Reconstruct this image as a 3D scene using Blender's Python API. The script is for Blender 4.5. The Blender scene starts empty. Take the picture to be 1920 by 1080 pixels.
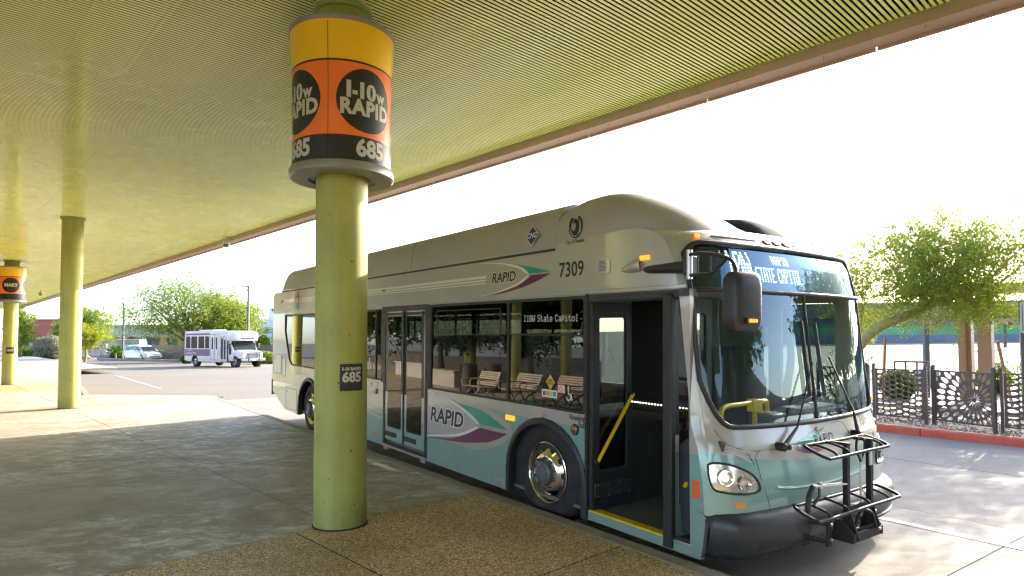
import bpy, bmesh, math, random
import numpy as np
from mathutils import Vector, Matrix
from mathutils.geometry import tessellate_polygon
R_ = math.radians
random.seed(7); RNG = np.random.default_rng(7)
SC = bpy.context.scene
COL = SC.collection
# ------------------------------------------------------------------ camera
FPX = 1200.0                      # focal length in pixels of the 1920 px wide photograph
PITCH, ROLL = R_(2.3), R_(-.27)
CAMH = 1.65
cam_d = bpy.data.cameras.new('camera'); cam = bpy.data.objects.new('camera', cam_d); COL.objects.link(cam)
cam_d.sensor_width = 36.0; cam_d.lens = 36.0*FPX/1920
cam_d.shift_y = (634-FPX*math.tan(PITCH)-540)/1920
cam_d.clip_start = .05; cam_d.clip_end = 4000
cam.matrix_world = Matrix.Translation((0, 0, CAMH)) @ Matrix.Rotation(R_(90)+PITCH, 4, 'X') @ Matrix.Rotation(ROLL, 4, 'Z')
cam_d.dof.use_dof = True; cam_d.dof.focus_distance = 7.5; cam_d.dof.aperture_fstop = 8.0
SC.camera = cam
# ------------------------------------------------------------------ sky and sun
SUN_AZ, SUN_EL = R_(44.0), R_(21.8)
w = bpy.data.worlds.new('World'); SC.world = w; w.use_nodes = True
nt = w.node_tree; bg = nt.nodes['Background']
sky = nt.nodes.new('ShaderNodeTexSky'); sky.sky_type = 'NISHITA'; sky.sun_disc = False
sky.sun_elevation = SUN_EL; sky.sun_rotation = SUN_AZ; sky.air_density = .6; sky.dust_density = 1.2; sky.ozone_density = .5
nt.links.new(sky.outputs[0], bg.inputs[0]); bg.inputs[1].default_value = .15
sd = bpy.data.lights.new('sun', 'SUN'); sd.energy = 2.0; sd.angle = R_(.55); sd.color = (1, .90, .75)
so = bpy.data.objects.new('sun', sd); COL.objects.link(so)
sdir = Vector((math.sin(SUN_AZ)*math.cos(SUN_EL), math.cos(SUN_AZ)*math.cos(SUN_EL), math.sin(SUN_EL)))
so.rotation_euler = sdir.to_track_quat('Z', 'Y').to_euler(); so.location = sdir*60
vs = SC.view_settings; vs.view_transform = 'Standard'; vs.look = 'None'; vs.gamma = 1.0; vs.exposure = 2.9; vs.use_curve_mapping = False
SC.render.engine = 'CYCLES'
cy = SC.cycles; cy.use_denoising = True; cy.max_bounces = 8; cy.diffuse_bounces = 4; cy.glossy_bounces = 4
cy.transmission_bounces = 6; cy.transparent_max_bounces = 16; cy.sample_clamp_indirect = 6.0; cy.caustics_reflective = False; cy.caustics_refractive = False
cy.filter_width = 1.28; cy.use_adaptive_sampling = True; cy.adaptive_threshold = .015
try: cy.denoiser = 'OPENIMAGEDENOISE'
except Exception: pass
# ------------------------------------------------------------------ material helpers
def mat_base(name):
    m = bpy.data.materials.new(name); m.use_nodes = True
    n = m.node_tree; b = n.nodes['Principled BSDF']
    return m, n, b
def pm(name, col, rough=.5, metal=0., var=.0, scale=4., bump=0., bscale=60., coat=0., rvar=0., spec=None, dirt=None, dscale=2., damt=.5, stretch=None):
    m, n, b = mat_base(name)
    b.inputs['Base Color'].default_value = (*col, 1); b.inputs['Roughness'].default_value = rough
    b.inputs['Metallic'].default_value = metal; b.inputs['Coat Weight'].default_value = coat; b.inputs['Coat Roughness'].default_value = .06
    if spec is not None: b.inputs['Specular IOR Level'].default_value = spec
    L = n.links; N = n.nodes
    if var or bump or rvar or dirt:
        tc = N.new('ShaderNodeTexCoord'); vec = tc.outputs['Object']
        if stretch:
            mp = N.new('ShaderNodeMapping'); mp.inputs['Scale'].default_value = stretch; L.new(vec, mp.inputs[0]); vec = mp.outputs[0]
    if var or rvar:
        t = N.new('ShaderNodeTexNoise'); t.inputs['Scale'].default_value = scale; t.inputs['Detail'].default_value = 8; t.inputs['Roughness'].default_value = .62
        L.new(vec, t.inputs['Vector'])
    src = None
    if var:
        mr = N.new('ShaderNodeMapRange'); mr.inputs[1].default_value = .3; mr.inputs[2].default_value = .7
        mr.inputs[3].default_value = 1-var; mr.inputs[4].default_value = 1+var; L.new(t.outputs[0], mr.inputs[0])
        mx = N.new('ShaderNodeVectorMath'); mx.operation = 'SCALE'; mx.inputs[0].default_value = col; L.new(mr.outputs[0], mx.inputs['Scale'])
        src = mx.outputs[0]; L.new(src, b.inputs['Base Color'])
    if dirt:
        t3 = N.new('ShaderNodeTexNoise'); t3.inputs['Scale'].default_value = dscale; t3.inputs['Detail'].default_value = 6; t3.inputs['Roughness'].default_value = .7
        L.new(vec, t3.inputs['Vector'])
        cr = N.new('ShaderNodeMapRange'); cr.inputs[1].default_value = .5; cr.inputs[2].default_value = .75; cr.inputs[4].default_value = damt; L.new(t3.outputs[0], cr.inputs[0])
        mm = N.new('ShaderNodeMix'); mm.data_type = 'RGBA'; L.new(cr.outputs[0], mm.inputs[0])
        if src: L.new(src, mm.inputs[6])
        else: mm.inputs[6].default_value = (*col, 1)
        mm.inputs[7].default_value = (*dirt, 1); L.new(mm.outputs[2], b.inputs['Base Color'])
    if rvar:
        mr2 = N.new('ShaderNodeMapRange'); mr2.inputs[1].default_value = .35; mr2.inputs[2].default_value = .65
        mr2.inputs[3].default_value = max(.02, rough-rvar); mr2.inputs[4].default_value = rough+rvar; L.new(t.outputs[0], mr2.inputs[0]); L.new(mr2.outputs[0], b.inputs['Roughness'])
    if bump:
        t2 = N.new('ShaderNodeTexNoise'); t2.inputs['Scale'].default_value = bscale; t2.inputs['Detail'].default_value = 4; L.new(vec, t2.inputs['Vector'])
        bp = N.new('ShaderNodeBump'); bp.inputs['Strength'].default_value = bump; bp.inputs['Distance'].default_value = .01; L.new(t2.outputs[0], bp.inputs['Height']); L.new(bp.outputs[0], b.inputs['Normal'])
    return m
def emat(name, col, strength):
    m, n, b = mat_base(name)
    b.inputs['Base Color'].default_value = (*col, 1); b.inputs['Emission Color'].default_value = (*col, 1); b.inputs['Emission Strength'].default_value = strength
    b.inputs['Roughness'].default_value = .3
    return m
def glass(name, tint, ior=1.5, rough=.0, refl=(1, 1, 1)):
    m, n, b = mat_base(name); N = n.nodes; L = n.links; N.remove(b)
    out = [x for x in N if x.type == 'OUTPUT_MATERIAL'][0]
    tr = N.new('ShaderNodeBsdfTransparent'); tr.inputs[0].default_value = (*tint, 1)
    gl = N.new('ShaderNodeBsdfGlossy'); gl.inputs['Roughness'].default_value = rough; gl.inputs[0].default_value = (*refl, 1)
    fr = N.new('ShaderNodeFresnel'); ge = N.new('ShaderNodeNewGeometry'); mr = N.new('ShaderNodeMapRange'); mr.inputs[3].default_value = ior; mr.inputs[4].default_value = 1/ior; L.new(ge.outputs['Backfacing'], mr.inputs[0]); L.new(mr.outputs[0], fr.inputs[0])   # same reflectance from either side of the pane
    mx = N.new('ShaderNodeMixShader'); L.new(fr.outputs[0], mx.inputs[0]); L.new(tr.outputs[0], mx.inputs[1]); L.new(gl.outputs[0], mx.inputs[2]); L.new(mx.outputs[0], out.inputs[0])
    return m
def leafmat(name, c1, c2, trans=.45):
    m, n, b = mat_base(name); N = n.nodes; L = n.links; N.remove(b)
    out = [x for x in N if x.type == 'OUTPUT_MATERIAL'][0]
    g = N.new('ShaderNodeNewGeometry'); tc = N.new('ShaderNodeTexCoord'); no = N.new('ShaderNodeTexNoise'); no.inputs['Scale'].default_value = 1.1; no.inputs['Detail'].default_value = 4
    L.new(tc.outputs['Object'], no.inputs['Vector'])
    ad = N.new('ShaderNodeMath'); ad.operation = 'ADD'; L.new(g.outputs['Random Per Island'], ad.inputs[0]); L.new(no.outputs[0], ad.inputs[1])
    mr = N.new('ShaderNodeMapRange'); mr.inputs[1].default_value = .35; mr.inputs[2].default_value = 1.35; L.new(ad.outputs[0], mr.inputs[0])
    mx = N.new('ShaderNodeMix'); mx.data_type = 'RGBA'; mx.inputs[6].default_value = (*c1, 1); mx.inputs[7].default_value = (*c2, 1); L.new(mr.outputs[0], mx.inputs[0])
    d = N.new('ShaderNodeBsdfDiffuse'); t = N.new('ShaderNodeBsdfTranslucent'); L.new(mx.outputs[2], d.inputs[0]); L.new(mx.outputs[2], t.inputs[0])
    ms = N.new('ShaderNodeMixShader'); ms.inputs[0].default_value = trans; L.new(d.outputs[0], ms.inputs[1]); L.new(t.outputs[0], ms.inputs[2]); L.new(ms.outputs[0], out.inputs[0])
    return m
# ------------------------------------------------------------------ mesh helpers
class MB:
    """collects shapes; build() links them as one mesh object"""
    def __init__(s): s.v = []; s.f = []; s.mi = []; s.cur = 0
    def mat(s, i): s.cur = i; return s
    def add(s, vs, fs):
        o = len(s.v); s.v.extend([tuple(map(float, p)) for p in vs])
        s.f.extend([tuple(i+o for i in f) for f in fs]); s.mi.extend([s.cur]*len(fs)); return s
    def box(s, x0, x1, y0, y1, z0, z1):
        vs = [(x0,y0,z0),(x1,y0,z0),(x1,y1,z0),(x0,y1,z0),(x0,y0,z1),(x1,y0,z1),(x1,y1,z1),(x0,y1,z1)]
        return s.add(vs, [(0,3,2,1),(4,5,6,7),(0,1,5,4),(1,2,6,5),(2,3,7,6),(3,0,4,7)])
    def obox(s, c, ax, ay, az):
        """oriented box: centre and three half-axis vectors"""
        c, ax, ay, az = map(Vector, (c, ax, ay, az)); vs = []
        for k in (-1, 1):
            for (i, j) in ((-1,-1),(1,-1),(1,1),(-1,1)): vs.append(c+ax*i+ay*j+az*k)
        return s.add(vs, [(0,3,2,1),(4,5,6,7),(0,1,5,4),(1,2,6,5),(2,3,7,6),(3,0,4,7)])
    def beam(s, a, b, wdt, hgt, up=(0, 0, 1)):
        a, b = Vector(a), Vector(b); d = (b-a); ln = d.length; d.normalize(); u = Vector(up)
        sd = d.cross(u)
        if sd.length < 1e-4: sd = d.cross(Vector((1, 0, 0)))
        sd.normalize(); u2 = sd.cross(d)
        return s.obox((a+b)/2, d*ln/2, sd*wdt/2, u2*hgt/2)
    def tube(s, pts, r, n=8, cap=True, closed=False):
        pts = [Vector(p) for p in pts]; m = len(pts); rs = r if isinstance(r, (list, tuple)) else [r]*m
        vs = []; fs = []; prev = None
        for i, p in enumerate(pts):
            a = pts[i-1] if (i > 0 or closed) else pts[i]; b = pts[(i+1) % m] if (i < m-1 or closed) else pts[i]
            d = (b-a).normalized()
            if prev is None:
                u = Vector((0, 0, 1)) if abs(d.z) < .9 else Vector((1, 0, 0)); x = d.cross(u).normalized()
            else:
                x = prev-d*prev.dot(d); x = x.normalized() if x.length > 1e-6 else d.orthogonal().normalized()
            prev = x; y = d.cross(x)
            for k in range(n):
                t = 2*math.pi*k/n; vs.append(p+(x*math.cos(t)+y*math.sin(t))*rs[i])
        rng = m if closed else m-1
        for i in range(rng):
            for k in range(n):
                i2 = (i+1) % m; fs.append((i*n+k, i*n+(k+1) % n, i2*n+(k+1) % n, i2*n+k))
        if cap and not closed: fs.append(tuple(range(n-1, -1, -1))); fs.append(tuple((m-1)*n+k for k in range(n)))
        return s.add(vs, fs)
    def lathe(s, prof, n=32, origin=(0, 0, 0), axis='Z', a0=0., a1=2*math.pi, cap=False):
        """prof: list of (radius, height)"""
        vs = []; fs = []; full = abs(a1-a0-2*math.pi) < 1e-6; cnt = n if full else n+1; o = origin
        for (r, h) in prof:
            for k in range(cnt):
                t = a0+(a1-a0)*k/n; c, d = r*math.cos(t), r*math.sin(t)
                p = (c, d, h) if axis == 'Z' else ((d, h, c) if axis == 'Y' else (h, c, d))
                vs.append((p[0]+o[0], p[1]+o[1], p[2]+o[2]))
        for i in range(len(prof)-1):
            for k in range(n):
                k2 = (k+1) % cnt; fs.append((i*cnt+k, i*cnt+k2, (i+1)*cnt+k2, (i+1)*cnt+k))
        if cap: fs.append(tuple(range(cnt-1, -1, -1))); fs.append(tuple((len(prof)-1)*cnt+k for k in range(cnt)))
        return s.add(vs, fs)
    def cyl(s, c, r, h, n=20, axis='Z', r2=None):
        r2 = r if r2 is None else r2
        return s.lathe([(r, 0), (r2, h)], n, c, axis, cap=True)
    def plate(s, outer, holes=(), t=.01, f=None, front=True):
        """flat polygon with holes, thickness t; f maps (u, v, w) to 3-D, w from 0 to t"""
        f = f or (lambda u, v, q: (u, q, v))
        loops = [list(outer)]+[list(h) for h in holes]; flat = [p for l in loops for p in l]; n = len(flat)
        tri = tessellate_polygon([[Vector((p[0], p[1], 0)) for p in l] for l in loops])
        vs = [f(p[0], p[1], 0) for p in flat]; fs = [tuple(x) for x in tri]
        if t:
            vs += [f(p[0], p[1], t) for p in flat]; fs += [tuple(i+n for i in reversed(x)) for x in tri]
            o = 0
            for l in loops:
                m = len(l)
                for i in range(m): fs.append((o+i, o+(i+1) % m, o+(i+1) % m+n, o+i+n))
                o += m
        return s.add(vs, fs)
    def grid(s, fn, us, vs_, close_u=False):
        vs = [fn(u, v) for v in vs_ for u in us]; nu = len(us); fs = []
        for j in range(len(vs_)-1):
            for i in range(nu if close_u else nu-1):
                i2 = (i+1) % nu; fs.append((j*nu+i, j*nu+i2, (j+1)*nu+i2, (j+1)*nu+i))
        return s.add(vs, fs)
    def build(s, name, mats, parent=None, smooth=35., bev=0., seg=2, weld=False, solid=0.):
        me = bpy.data.meshes.new(name); me.from_pydata(s.v, [], s.f)
        for m in (mats if isinstance(mats, (list, tuple)) else [mats]): me.materials.append(m)
        if max(s.mi, default=0): me.polygons.foreach_set('material_index', s.mi)
        bm = bmesh.new(); bm.from_mesh(me)
        if weld: bmesh.ops.remove_doubles(bm, verts=bm.verts, dist=1e-4)
        bmesh.ops.recalc_face_normals(bm, faces=bm.faces); bm.to_mesh(me); bm.free()
        if smooth:
            me.polygons.foreach_set('use_smooth', [True]*len(me.polygons)); me.set_sharp_from_angle(angle=R_(smooth))
        o = bpy.data.objects.new(name, me); COL.objects.link(o)
        if parent: o.parent = parent
        if solid:
            md = o.modifiers.new('solid', 'SOLIDIFY'); md.thickness = solid; md.offset = -1
        if bev:
            md = o.modifiers.new('bevel', 'BEVEL'); md.width = bev; md.segments = seg; md.limit_method = 'ANGLE'; md.angle_limit = R_(40)
        me.update(); return o
def tag(o, label, cat=None, group=None, kind=None):
    o['label'] = label
    if cat: o['category'] = cat
    if group: o['group'] = group
    if kind: o['kind'] = kind
    return o
def struct(o, label=None):
    o['kind'] = 'structure'
    if label: o['label'] = label
    return o
def empty(name, loc=(0, 0, 0), rz=0., label=None, cat=None, group=None):
    o = bpy.data.objects.new(name, None); COL.objects.link(o); o.location = loc; o.rotation_euler = (0, 0, rz); o.empty_display_size = .2
    if label: tag(o, label, cat, group)
    return o
def dup(o, parent=None):
    c = o.copy(); COL.objects.link(c); c.parent = parent
    for ch in list(o.children): dup(ch, c)
    return c
def share(o, name, parent, loc=None, rot=None):
    c = bpy.data.objects.new(name, o.data); COL.objects.link(c); c.parent = parent
    if loc is not None: c.location = loc
    if rot is not None: c.rotation_euler = rot
    return c
def text_mb(txt, size=1., bold=0., shear=0., align='CENTER', space=1., sx=1., line=1.):
    cu = bpy.data.curves.new('t', 'FONT'); cu.body = txt; cu.size = size; cu.offset = bold; cu.shear = shear
    cu.align_x = align; cu.align_y = 'CENTER'; cu.space_character = space; cu.space_line = line; cu.resolution_u = 3
    ob = bpy.data.objects.new('t', cu); COL.objects.link(ob); bpy.context.view_layer.update()
    me = bpy.data.meshes.new_from_object(ob.evaluated_get(bpy.context.evaluated_depsgraph_get()))
    vs = [(v.co.x*sx, v.co.y) for v in me.vertices]; fs = [tuple(p.vertices) for p in me.polygons]
    bpy.data.objects.remove(ob); bpy.data.curves.remove(cu); bpy.data.meshes.remove(me)
    return vs, fs
def text_obj(name, txt, mat, parent, f, size, **k):
    """text laid on a surface: f maps (u, v) to 3-D"""
    vs, fs = text_mb(txt, size, **k); mb = MB(); mb.add([f(u, v) for u, v in vs], fs)
    return mb.build(name, mat, parent, smooth=0)
def rr(x0, x1, z0, z1, r=.05, n=4):
    """rounded rectangle outline"""
    pts = []
    for cx, cz, a in ((x1-r, z1-r, 0), (x0+r, z1-r, 90), (x0+r, z0+r, 180), (x1-r, z0+r, 270)):
        for i in range(n+1):
            t = R_(a+90*i/n); pts.append((cx+r*math.cos(t), cz+r*math.sin(t)))
    return pts
def bez(p0, p1, p2, p3, n=12):
    P = [np.array(p, float) for p in (p0, p1, p2, p3)]
    return [tuple((1-t)**3*P[0]+3*t*(1-t)**2*P[1]+3*t*t*(1-t)*P[2]+t**3*P[3]) for t in np.linspace(0, 1, n+1)]
def spline(pts, n=6):
    """Catmull-Rom through points"""
    P = [np.array(p, float) for p in pts]; P = [2*P[0]-P[1]]+P+[2*P[-1]-P[-2]]; out = []
    for i in range(1, len(P)-2):
        for t in np.linspace(0, 1, n, endpoint=False):
            a, b, c, d = P[i-1:i+3]
            out.append(tuple(.5*((2*b)+(-a+c)*t+(2*a-5*b+4*c-d)*t*t+(-a+3*b-3*c+d)*t**3)))
    out.append(tuple(P[-2])); return out
# ground heights: the lot dips gently to the far left and rises to the far right
def sstep(a, b, x):
    t = min(1, max(0, (x-a)/(b-a))); return t*t*(3-2*t)
def gh(x, y):
    s = .815*x+.579*y
    return -.15-.0093*min(max(y-18, 0), 58)*sstep(-2, -12, x)+.021*max(0, s-17)
def at(px, py, d):
    """a point of the place at depth d in the direction of pixel (px, py) of the photograph"""
    cp, sp = math.cos(PITCH), math.sin(PITCH); r0 = Vector((1, 0, 0)); u0 = Vector((0, -sp, cp)); fw = Vector((0, cp, sp))
    rt = r0*math.cos(ROLL)+u0*math.sin(ROLL); up = u0*math.cos(ROLL)-r0*math.sin(ROLL)
    r = rt*(px-960)/FPX+fw-up*(py-(634-FPX*math.tan(PITCH)))/FPX
    return Vector((0, 0, CAMH))+r*(d/r.y)
def onground(px, d):
    p = at(px, 634, d); return Vector((p.x, p.y, gh(p.x, p.y)))
# ================================================================== materials for the ground
def ground_mat(name, c1, c2, c3, scale=.35, fine=40, rough=.75, rv=.12, bump=.25, streak=None, spec=.35):
    m, n, b = mat_base(name); N = n.nodes; L = n.links
    tc = N.new('ShaderNodeTexCoord'); vec = tc.outputs['Object']
    if streak:
        mp = N.new('ShaderNodeMapping'); mp.inputs['Rotation'].default_value = (0, 0, streak[0]); mp.inputs['Scale'].default_value = (streak[1], streak[2], 1); L.new(vec, mp.inputs[0]); sv = mp.outputs[0]
    else: sv = vec
    def noise(v, sc, det=8, ro=.65):
        t = N.new('ShaderNodeTexNoise'); t.inputs['Scale'].default_value = sc; t.inputs['Detail'].default_value = det; t.inputs['Roughness'].default_value = ro; L.new(v, t.inputs['Vector']); return t.outputs[0]
    def rng(x, a, c, lo=0, hi=1):
        q = N.new('ShaderNodeMapRange'); q.inputs[1].default_value = a; q.inputs[2].default_value = c; q.inputs[3].default_value = lo; q.inputs[4].default_value = hi; L.new(x, q.inputs[0]); return q.outputs[0]
    def mix(fac, a, c):
        q = N.new('ShaderNodeMix'); q.data_type = 'RGBA'; L.new(fac, q.inputs[0])
        for i, x in ((6, a), (7, c)):
            if isinstance(x, tuple): q.inputs[i].default_value = (*x, 1)
            else: L.new(x, q.inputs[i])
        return q.outputs[2]
    big = noise(sv, scale); mid = noise(sv, scale*6, 6, .7); fn = noise(vec, fine, 5, .7)
    c = mix(rng(big, .35, .65), c1, c2); c = mix(rng(mid, .52, .72, 0, .75), c, c3)
    sp = N.new('ShaderNodeVectorMath'); sp.operation = 'SCALE'; L.new(c, sp.inputs[0]); L.new(rng(fn, .3, .7, .82, 1.18), sp.inputs['Scale'])
    L.new(sp.outputs[0], b.inputs['Base Color']); L.new(rng(mid, .4, .68, rough+rv, rough-rv), b.inputs['Roughness']); b.inputs['Specular IOR Level'].default_value = spec
    bp = N.new('ShaderNodeBump'); bp.inputs['Strength'].default_value = bump; bp.inputs['Distance'].default_value = .006
    ad = N.new('ShaderNodeMath'); L.new(fn, ad.inputs[0]); L.new(mid, ad.inputs[1]); L.new(ad.outputs[0], bp.inputs['Height']); L.new(bp.outputs[0], b.inputs['Normal'])
    return m
def aggregate_mat(name):
    m, n, b = mat_base(name); N = n.nodes; L = n.links; tc = N.new('ShaderNodeTexCoord')
    v = N.new('ShaderNodeTexVoronoi'); v.inputs['Scale'].default_value = 95; L.new(tc.outputs['Object'], v.inputs['Vector'])
    cr = N.new('ShaderNodeValToRGB'); e = cr.color_ramp.elements; e[0].color = (.15, .085, .042, 1); e[1].color = (.9, .75, .5, 1)
    for p, c in ((.25, (.36, .22, .10, 1)), (.5, (.50, .325, .15, 1)), (.8, (.66, .47, .25, 1))):
        q = e.new(p); q.color = c
    sx = N.new('ShaderNodeSeparateColor'); L.new(v.outputs['Color'], sx.inputs[0]); L.new(sx.outputs[0], cr.inputs[0])
    no = N.new('ShaderNodeTexNoise'); no.inputs['Scale'].default_value = .9; no.inputs['Detail'].default_value = 6; L.new(tc.outputs['Object'], no.inputs['Vector'])
    mr = N.new('ShaderNodeMapRange'); mr.inputs[1].default_value = .3; mr.inputs[2].default_value = .7; mr.inputs[3].default_value = .72; mr.inputs[4].default_value = 1.15; L.new(no.outputs[0], mr.inputs[0])
    sc = N.new('ShaderNodeVectorMath'); sc.operation = 'SCALE'; L.new(cr.outputs[0], sc.inputs[0]); L.new(mr.outputs[0], sc.inputs['Scale']); L.new(sc.outputs[0], b.inputs['Base Color'])
    b.inputs['Roughness'].default_value = .62
    bp = N.new('ShaderNodeBump'); bp.invert = True; bp.inputs['Strength'].default_value = .7; bp.inputs['Distance'].default_value = .004; L.new(v.outputs['Distance'], bp.inputs['Height']); L.new(bp.outputs[0], b.inputs['Normal'])
    return m
M = {}
def worn_concrete(name):
    m, n, b = mat_base(name); N = n.nodes; L = n.links; tc = N.new('ShaderNodeTexCoord'); gm = N.new('ShaderNodeNewGeometry'); vec = gm.outputs['Position']
    mp = N.new('ShaderNodeMapping'); mp.inputs['Rotation'].default_value = (0, 0, R_(-42)); mp.inputs['Scale'].default_value = (.7, 1.0, 1); L.new(vec, mp.inputs[0]); sv = mp.outputs[0]
    def noise(v, sc, det=8, ro=.65, dist=0.):
        t = N.new('ShaderNodeTexNoise'); t.inputs['Scale'].default_value = sc; t.inputs['Detail'].default_value = det; t.inputs['Roughness'].default_value = ro; t.inputs['Distortion'].default_value = dist; L.new(v, t.inputs['Vector']); return t.outputs[0]
    def rng(x, a, c, lo=0, hi=1):
        q = N.new('ShaderNodeMapRange'); q.inputs[1].default_value = a; q.inputs[2].default_value = c; q.inputs[3].default_value = lo; q.inputs[4].default_value = hi; L.new(x, q.inputs[0]); return q.outputs[0]
    def mul(a, c):
        q = N.new('ShaderNodeMath'); q.operation = 'MULTIPLY'; L.new(a, q.inputs[0]); L.new(c, q.inputs[1]); return q.outputs[0]
    def mix(fac, a, c):
        q = N.new('ShaderNodeMix'); q.data_type = 'RGBA'; L.new(fac, q.inputs[0])
        for i, x in ((6, a), (7, c)):
            if isinstance(x, tuple): q.inputs[i].default_value = (*x, 1)
            else: L.new(x, q.inputs[i])
        return q.outputs[2]
    zone = noise(vec, .22, 3, .5); st1 = noise(sv, 1.5, 12, .74, .5); st2 = noise(sv, 6.0, 12, .80, .3); fine = noise(vec, 120, 4, .8); pit = noise(vec, 34, 4, .7)
    c = mix(rng(st1, .35, .65), (.295, .245, .18), (.42, .365, .29)); c = mix(rng(st2, .30, .48, .55, 0), c, (.150, .122, .084))
    worn = mul(rng(zone, .36, .52), mul(rng(st2, .48, .60), rng(st1, .42, .56)))
    c = mix(worn, c, (.66, .64, .63))  # pale worn patches, with the sky's sheen lightened into their colour
    pits = rng(pit, .33, .37, .35, 1.)
    sp = N.new('ShaderNodeVectorMath'); sp.operation = 'SCALE'; L.new(c, sp.inputs[0]); L.new(mul(rng(fine, .3, .7, .74, 1.26), pits), sp.inputs['Scale'])
    L.new(sp.outputs[0], b.inputs['Base Color']); L.new(rng(worn, 0, 1, .68, .46), b.inputs['Roughness']); b.inputs['Specular IOR Level'].default_value = .5
    bp = N.new('ShaderNodeBump'); bp.inputs['Strength'].default_value = .45; bp.inputs['Distance'].default_value = .006; ad = N.new('ShaderNodeMath'); L.new(st2, ad.inputs[0]); L.new(pits, ad.inputs[1]); ad2 = N.new('ShaderNodeMath'); L.new(ad.outputs[0], ad2.inputs[0]); L.new(fine, ad2.inputs[1]); L.new(ad2.outputs[0], bp.inputs['Height']); L.new(bp.outputs[0], b.inputs['Normal'])
    return m
M['lot'] = ground_mat('lot_paving', (.170, .145, .114), (.207, .178, .142), (.134, .113, .089), .12, 60, .8, .1, .3, (R_(35), .35, 1.4))
M['road_conc'] = ground_mat('road_concrete', (.238, .212, .182), (.278, .251, .218), (.195, .171, .146), .5, 70, .78, .12, .35, (R_(-54), .5, 1.3))
M['conc'] = worn_concrete('platform_concrete')
M['agg'] = aggregate_mat('exposed_aggregate')
M['kerb'] = ground_mat('kerb_concrete', (.25, .225, .175), (.30, .27, .22), (.36, .33, .29), 1.2, 60, .7, .1, .3)
M['under'] = pm('joint_filler', (.03, .025, .02), .9, var=.3, scale=20)
M['white_line'] = pm('worn_road_paint', (.42, .40, .37), .7, var=.12, scale=3, dirt=(.24, .22, .19), dscale=9, damt=.9)
M['red_kerb'] = pm('red_kerb_paint', (.56, .115, .07), .55, var=.2, scale=5, dirt=(.30, .24, .22), dscale=4.5, damt=.85, bump=.3, bscale=40)
M['gravel'] = pm('gravel', (.26, .20, .15), .9, var=.35, scale=30, bump=1.0, bscale=70)
M['dirt'] = ground_mat('decomposed_granite', (.34, .26, .19), (.42, .33, .25), (.26, .20, .14), .6, 80, .9, .05, .5)
# ================================================================== ground sheet
E1 = Vector((-.683, .730, 0)); E2 = Vector((.730, .683, 0))
def PQ(p, q, z=0.): return E2*p+E1*q+Vector((0, 0, z))
BANG = R_(35.4)
BU = Vector((math.sin(BANG), -math.cos(BANG), 0)); BL = Vector((math.cos(BANG), math.sin(BANG), 0)); BO = Vector((.32, 6.28, -.15))
def BW(x, y, z=0.): return BO+BU*x+BL*y+Vector((0, 0, z))      # bus bay frame (level), z from the road
def warp(t): return math.copysign(abs(t)**2.6*1500+abs(t)*60, t)
gs = [warp(t) for t in np.linspace(-1, 1, 121)]
mb = MB(); mb.grid(lambda u, v: (u, v+30, gh(u, v+30) if max(abs(u), abs(v)) < 400 else gh(math.copysign(min(abs(u), 90), u), min(v+30, 200))), gs, gs)
struct(mb.build('ground', M['lot'], smooth=60), 'pale grey parking lot surface reaching to the buildings')
mb = MB()                                          # low ridge added behind the viewer, unseen, to darken window reflections
M['added_hill'] = ground_mat('added_hill_slope', (.16, .12, .09), (.20, .15, .11), (.10, .095, .06), .004, .08, .9, .05, .2)
def ridge(a): return 38+26*math.sin(a*3.1+1)+14*math.sin(a*7.3)+8*math.sin(a*17.1+2)
mb.grid(lambda a, k: ((520+k*120)*math.sin(a), (520+k*120)*math.cos(a), -6+(ridge(a)+10)*(math.sin(k*math.pi/2) if k <= 1 else 1-.5*(k-1))*sstep(0, .25, min(a-R_(75), R_(285)-a))), list(np.linspace(R_(75), R_(285), 90)), [0, .2, .45, .7, 1, 1.6])
struct(mb.build('added_hills', M['added_hill'], smooth=60), 'low brown ridge added out of view behind the viewer to darken reflections')
# ------------------------------------------------------------------ platform slabs
def clip(poly, a, b, c):
    """keep a*p + b*q <= c"""
    out = []
    for i in range(len(poly)):
        P, Q = poly[i], poly[(i+1) % len(poly)]; dp = a*P[0]+b*P[1]-c; dq = a*Q[0]+b*Q[1]-c
        if dp <= 0: out.append(P)
        if dp*dq < 0:
            t = dp/(dp-dq); out.append((P[0]+t*(Q[0]-P[0]), P[1]+t*(Q[1]-P[1])))
    return out
KA0 = (4.07, 2.64); KA1 = (6.34, 19.85)          # kerb of this bay, inner edge (p, q)
KB0 = (3.80, 23.1); KB1 = (6.2, 43.5)            # kerb of the next bay
def kp(K0, K1, q): return K0[0]+(K1[0]-K0[0])*(q-K0[1])/(K1[1]-K0[1])
plat = empty('platform', (0, 0, 0)); struct(plat, 'concrete bus platform under the canopy')
def half(K0, K1):
    s = (K1[0]-K0[0])/(K1[1]-K0[1]); return (1, -s, K0[0]-s*K0[1])
RET = (-(KB0[1]-KA1[1]), (KB0[0]-KA1[0]))        # return edge direction helper
def ret_clip(poly):                               # keep the platform side of the sawtooth return
    (x0, y0), (x1, y1) = KA1, KB0; nx, ny = (y0-y1), (x1-x0)   # normal
    if nx*1+ny*0 < 0: nx, ny = -nx, -ny
    return clip(poly, nx, ny, nx*x0+ny*y0)
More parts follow.
